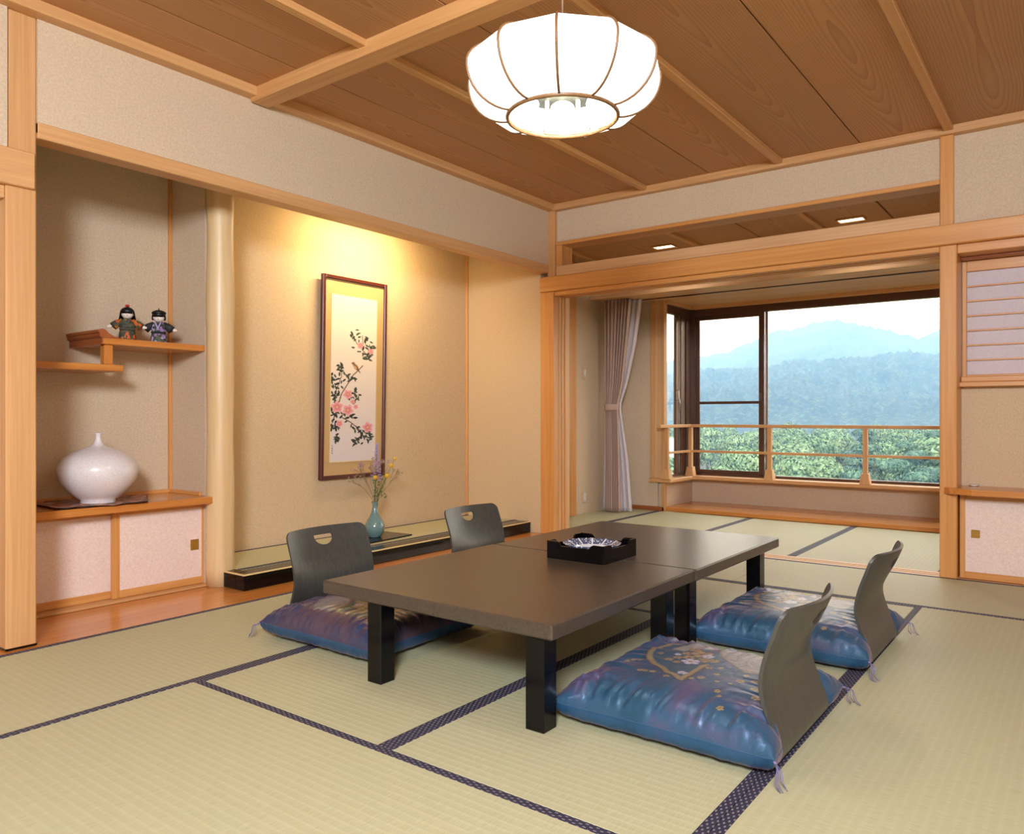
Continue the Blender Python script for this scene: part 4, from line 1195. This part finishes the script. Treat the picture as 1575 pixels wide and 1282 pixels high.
M_CROWN = foliage('tree_leaves', ((58, 82, 60), (106, 130, 94), (160, 178, 132)), .9)
M_PINE = foliage('pine_needles', ((48, 72, 62), (76, 102, 84), (116, 138, 112)), 1.2)
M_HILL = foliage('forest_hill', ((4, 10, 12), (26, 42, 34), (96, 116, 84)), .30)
M_BARK = plain('bark', (92, 76, 60), .9)
g = bx('ground', foliage('meadow', ((40, 48, 36), (56, 62, 48), (76, 80, 64)), .05), -1500, 900, 9.5, 2400, -10.5, -9.5, None, 0, 'structure')


def crown(seed, pine=False):
    r = np.random.RandomState(seed); lobes = []
    if pine:
        for k in range(9): z = 2.6 + k * .75; lobes.append(((r.uniform(-1.2, 1.2), r.uniform(-1.2, 1.2), z), (2.9 - .22 * k, 2.9 - .22 * k, .45)))
    else:
        for k in range(13): a = r.uniform(0, 6.28); q = r.uniform(.2, 2.1); z = r.uniform(3.2, 7.3); lobes.append(((q * math.cos(a) * (8.6 - z) / 4, q * math.sin(a) * (8.6 - z) / 4, z), (r.uniform(1.1, 1.8),) * 2 + (r.uniform(.8, 1.25),)))
    vs = []; fs = []
    for c, s_ in lobes:
        n = 520
        for _ in range(n):
            d = r.normal(size=3); d /= np.linalg.norm(d); d[2] = abs(d[2]) * 1.0 if r.rand() < .8 else d[2]
            p = np.array(c) + d * np.array(s_) * r.uniform(.82, 1.05); u = np.cross(d, r.normal(size=3)); u /= np.linalg.norm(u) + 1e-6; v = np.cross(d + r.normal(size=3) * .5, u); v /= np.linalg.norm(v) + 1e-6
            L = r.uniform(.09, .20); o = len(vs); vs += [tuple(p - u * L), tuple(p - v * L * .6), tuple(p + u * L), tuple(p + v * L * .6)]; fs.append((o, o + 1, o + 2, o + 3))
    return vs, fs


protos = []
for k in range(4):
    pine = k == 3; vs, fs = crown(20 + k, pine)
    t = thing('pine_tree' if pine else 'leafy_tree', '', 'tree'); raw('crown', vs, fs, M_PINE if pine else M_CROWN, t, False, 'stuff')
    m = MB(); m.tube([(0, 0, -.4), (.1, 0, 2.5), (0, .1, 6)], [.28, .2, .1], 8)
    for q in range(5): a = q * 1.3; m.tube([(0, 0, 2.4 + q * .6), (math.cos(a) * 1.3, math.sin(a) * 1.3, 3.6 + q * .7)], [.1, .04], 6)
    m.build('trunk', M_BARK, t); protos.append(t)
rt = random.Random(21); used = set(); spots = []
for ring_, (D, n, top) in enumerate(((45, 4, -2.0), (52, 5, -1.6), (60, 5, -1.2), (70, 6, -.8), (81, 7, -.5), (94, 8, -.35), (109, 10, -.25), (126, 12, -.2), (146, 15, -.2))):
    for i in range(n):
        az = math.radians(1.5 + 27.5 * (i + rt.uniform(.35, .65)) / n); d = D * rt.uniform(.975, 1.025)
        spots.append((-math.sin(az) * d, math.cos(az) * d, top + rt.uniform(-.5, .5), az, ring_))
spots = [q for q in spots if math.hypot(q[0] + 31.5, q[1] - 62) > 8.5]
for i, (x, y, top, az, ring_) in enumerate(spots):
    deg = math.degrees(az); pine = deg < 13 and ring_ < 4 and rt.random() < .7
    k = 3 if pine else rt.randrange(3)
    o = protos[k] if k not in used else copy_tree(protos[k]); used.add(k)
    sc = rt.uniform(.9, 1.12) * (.8 if pine else 1); o.location = (x, y, top - 8.5 * sc); o.rotation_euler = (0, 0, rt.uniform(0, 6.28)); o.scale = (sc * .86, sc * .86, sc)
    o['group'] = 'pines beyond the window' if pine else 'green trees beyond the window'
    if not pine and ring_ > 3: o['group'] = 'distant trees beyond the window'
    o['label'] = 'dark layered pine tree beyond the right part of the bay window' if pine else ('bushy green tree outside, seen between the lower railing bars' if ring_ < 4 else 'distant bushy green tree seen just under the top railing bar')
for k, p in enumerate(protos):
    if k not in used:
        for c in list(p.children): bpy.data.objects.remove(c)
        bpy.data.objects.remove(p)
# tall tree at the right edge
tt = copy_tree(protos[0]); az = math.radians(8.3); tt.location = (-math.sin(az) * 66, math.cos(az) * 66, -9.5); tt.scale = (1.25, 1.25, 1.16); tt['label'] = 'tall green tree rising above the railing at the right edge of the window'
if 'group' in tt: del tt['group']
# pale house far left
bh = thing('house', 'pale house among the trees at the left edge of the bay window', 'house', (-31.5, 62, -10.2), math.radians(25))
M_HW = plain('pale_render', (232, 230, 224), .9); M_HR = plain('pale_roof', (190, 194, 200), .7)
bx('wall', M_HW, -4, 4, -3, 3, 0, 7.6, bh, .02); MB().prism([(-3.6, 7.5), (3.6, 7.5), (0, 9.3)], -4.4, 4.4, 'yzx').build('roof', M_HR, bh)
for q in (-2.4, 0, 2.4):
    w_ = bx('window', M_BRONZE, q - .6, q + .6, -3.06, -2.98, 4.6, 6.1, bh, .01); bx('pane', M_STEEL, q - .5, q + .5, -3.08, -3.05, 4.7, 6.0, w_, .005)


def ridge(pts, D0, D1, name, seed, amp):
    # pts: (azimuth in degrees left of the room axis, crest height)
    az = np.linspace(-12, 58, 300); cr = np.interp(az, [p[0] for p in pts], [p[1] for p in pts]); nd = 70; r = np.random.RandomState(seed)
    vs = []
    k1 = r.rand(12, 4)
    for j in range(nd):
        s_ = j / (nd - 1); s2 = min(1, s_ / .8)
        for i, a in enumerate(az):
            D = D0 + (D1 - D0) * s_; h_ = -9.5 + (cr[i] + 9.5) * math.sin(s2 * PI / 2) ** 1.25
            if s_ > .8: h_ -= (s_ - .8) * (cr[i]) * 1.5
            ar = math.radians(a); wx, wy = -math.sin(ar) * D, math.cos(ar) * D
            q = mnoise.fractal(Vector((wx * .006, wy * .006, seed)), 1.0, 2.1, 5)
            h_ += amp * 3.2 * q * math.sin(min(1, s_ * .98 + .02) * PI) ** .7 + r.uniform(-1, 1) * amp * .75 * min(1, 3 * s_)
            vs.append((wx, wy, h_))
    n = len(az); fs = [(j * n + i, j * n + i + 1, (j + 1) * n + i + 1, (j + 1) * n + i) for j in range(nd - 1) for i in range(n - 1)]
    return raw(name, vs, fs, M_HILL, None, True, 'structure')


def crest(pxs, D):
    out = []
    for x, y in pxs:
        a = math.atan((x - 787.5) / 1182.); out.append((36.9 - math.degrees(a), 1 + (640 - y) / 1182. * D * math.cos(a)))
    return sorted(out)


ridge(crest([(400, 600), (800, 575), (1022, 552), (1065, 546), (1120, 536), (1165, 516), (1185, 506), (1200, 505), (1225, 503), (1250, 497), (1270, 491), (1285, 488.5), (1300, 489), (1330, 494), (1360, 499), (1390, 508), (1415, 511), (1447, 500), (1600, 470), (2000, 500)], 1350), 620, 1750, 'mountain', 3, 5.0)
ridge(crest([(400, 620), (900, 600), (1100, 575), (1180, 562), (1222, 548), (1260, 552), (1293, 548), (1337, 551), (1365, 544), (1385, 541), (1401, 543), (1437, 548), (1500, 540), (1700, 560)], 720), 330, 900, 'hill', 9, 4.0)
# distant haze that fills the valley air
hz = NT('valley_haze'); sc_ = hz.n('ShaderNodeVolumeScatter'); sc_.inputs['Color'].default_value = (.22, .49, .95, 1); sc_.inputs['Density'].default_value = .00128; sc_.inputs['Anisotropy'].default_value = .0
hz.t.nodes.remove(hz.b); hz.l(sc_.outputs[0], hz.out.inputs['Volume'])
hb = bx('valley_haze', hz.m, -1600, 900, 12, 1900, -12, 190, None, 0, 'stuff'); hb['label'] = 'thin blue haze hanging in the valley outside'; hb['category'] = 'haze'
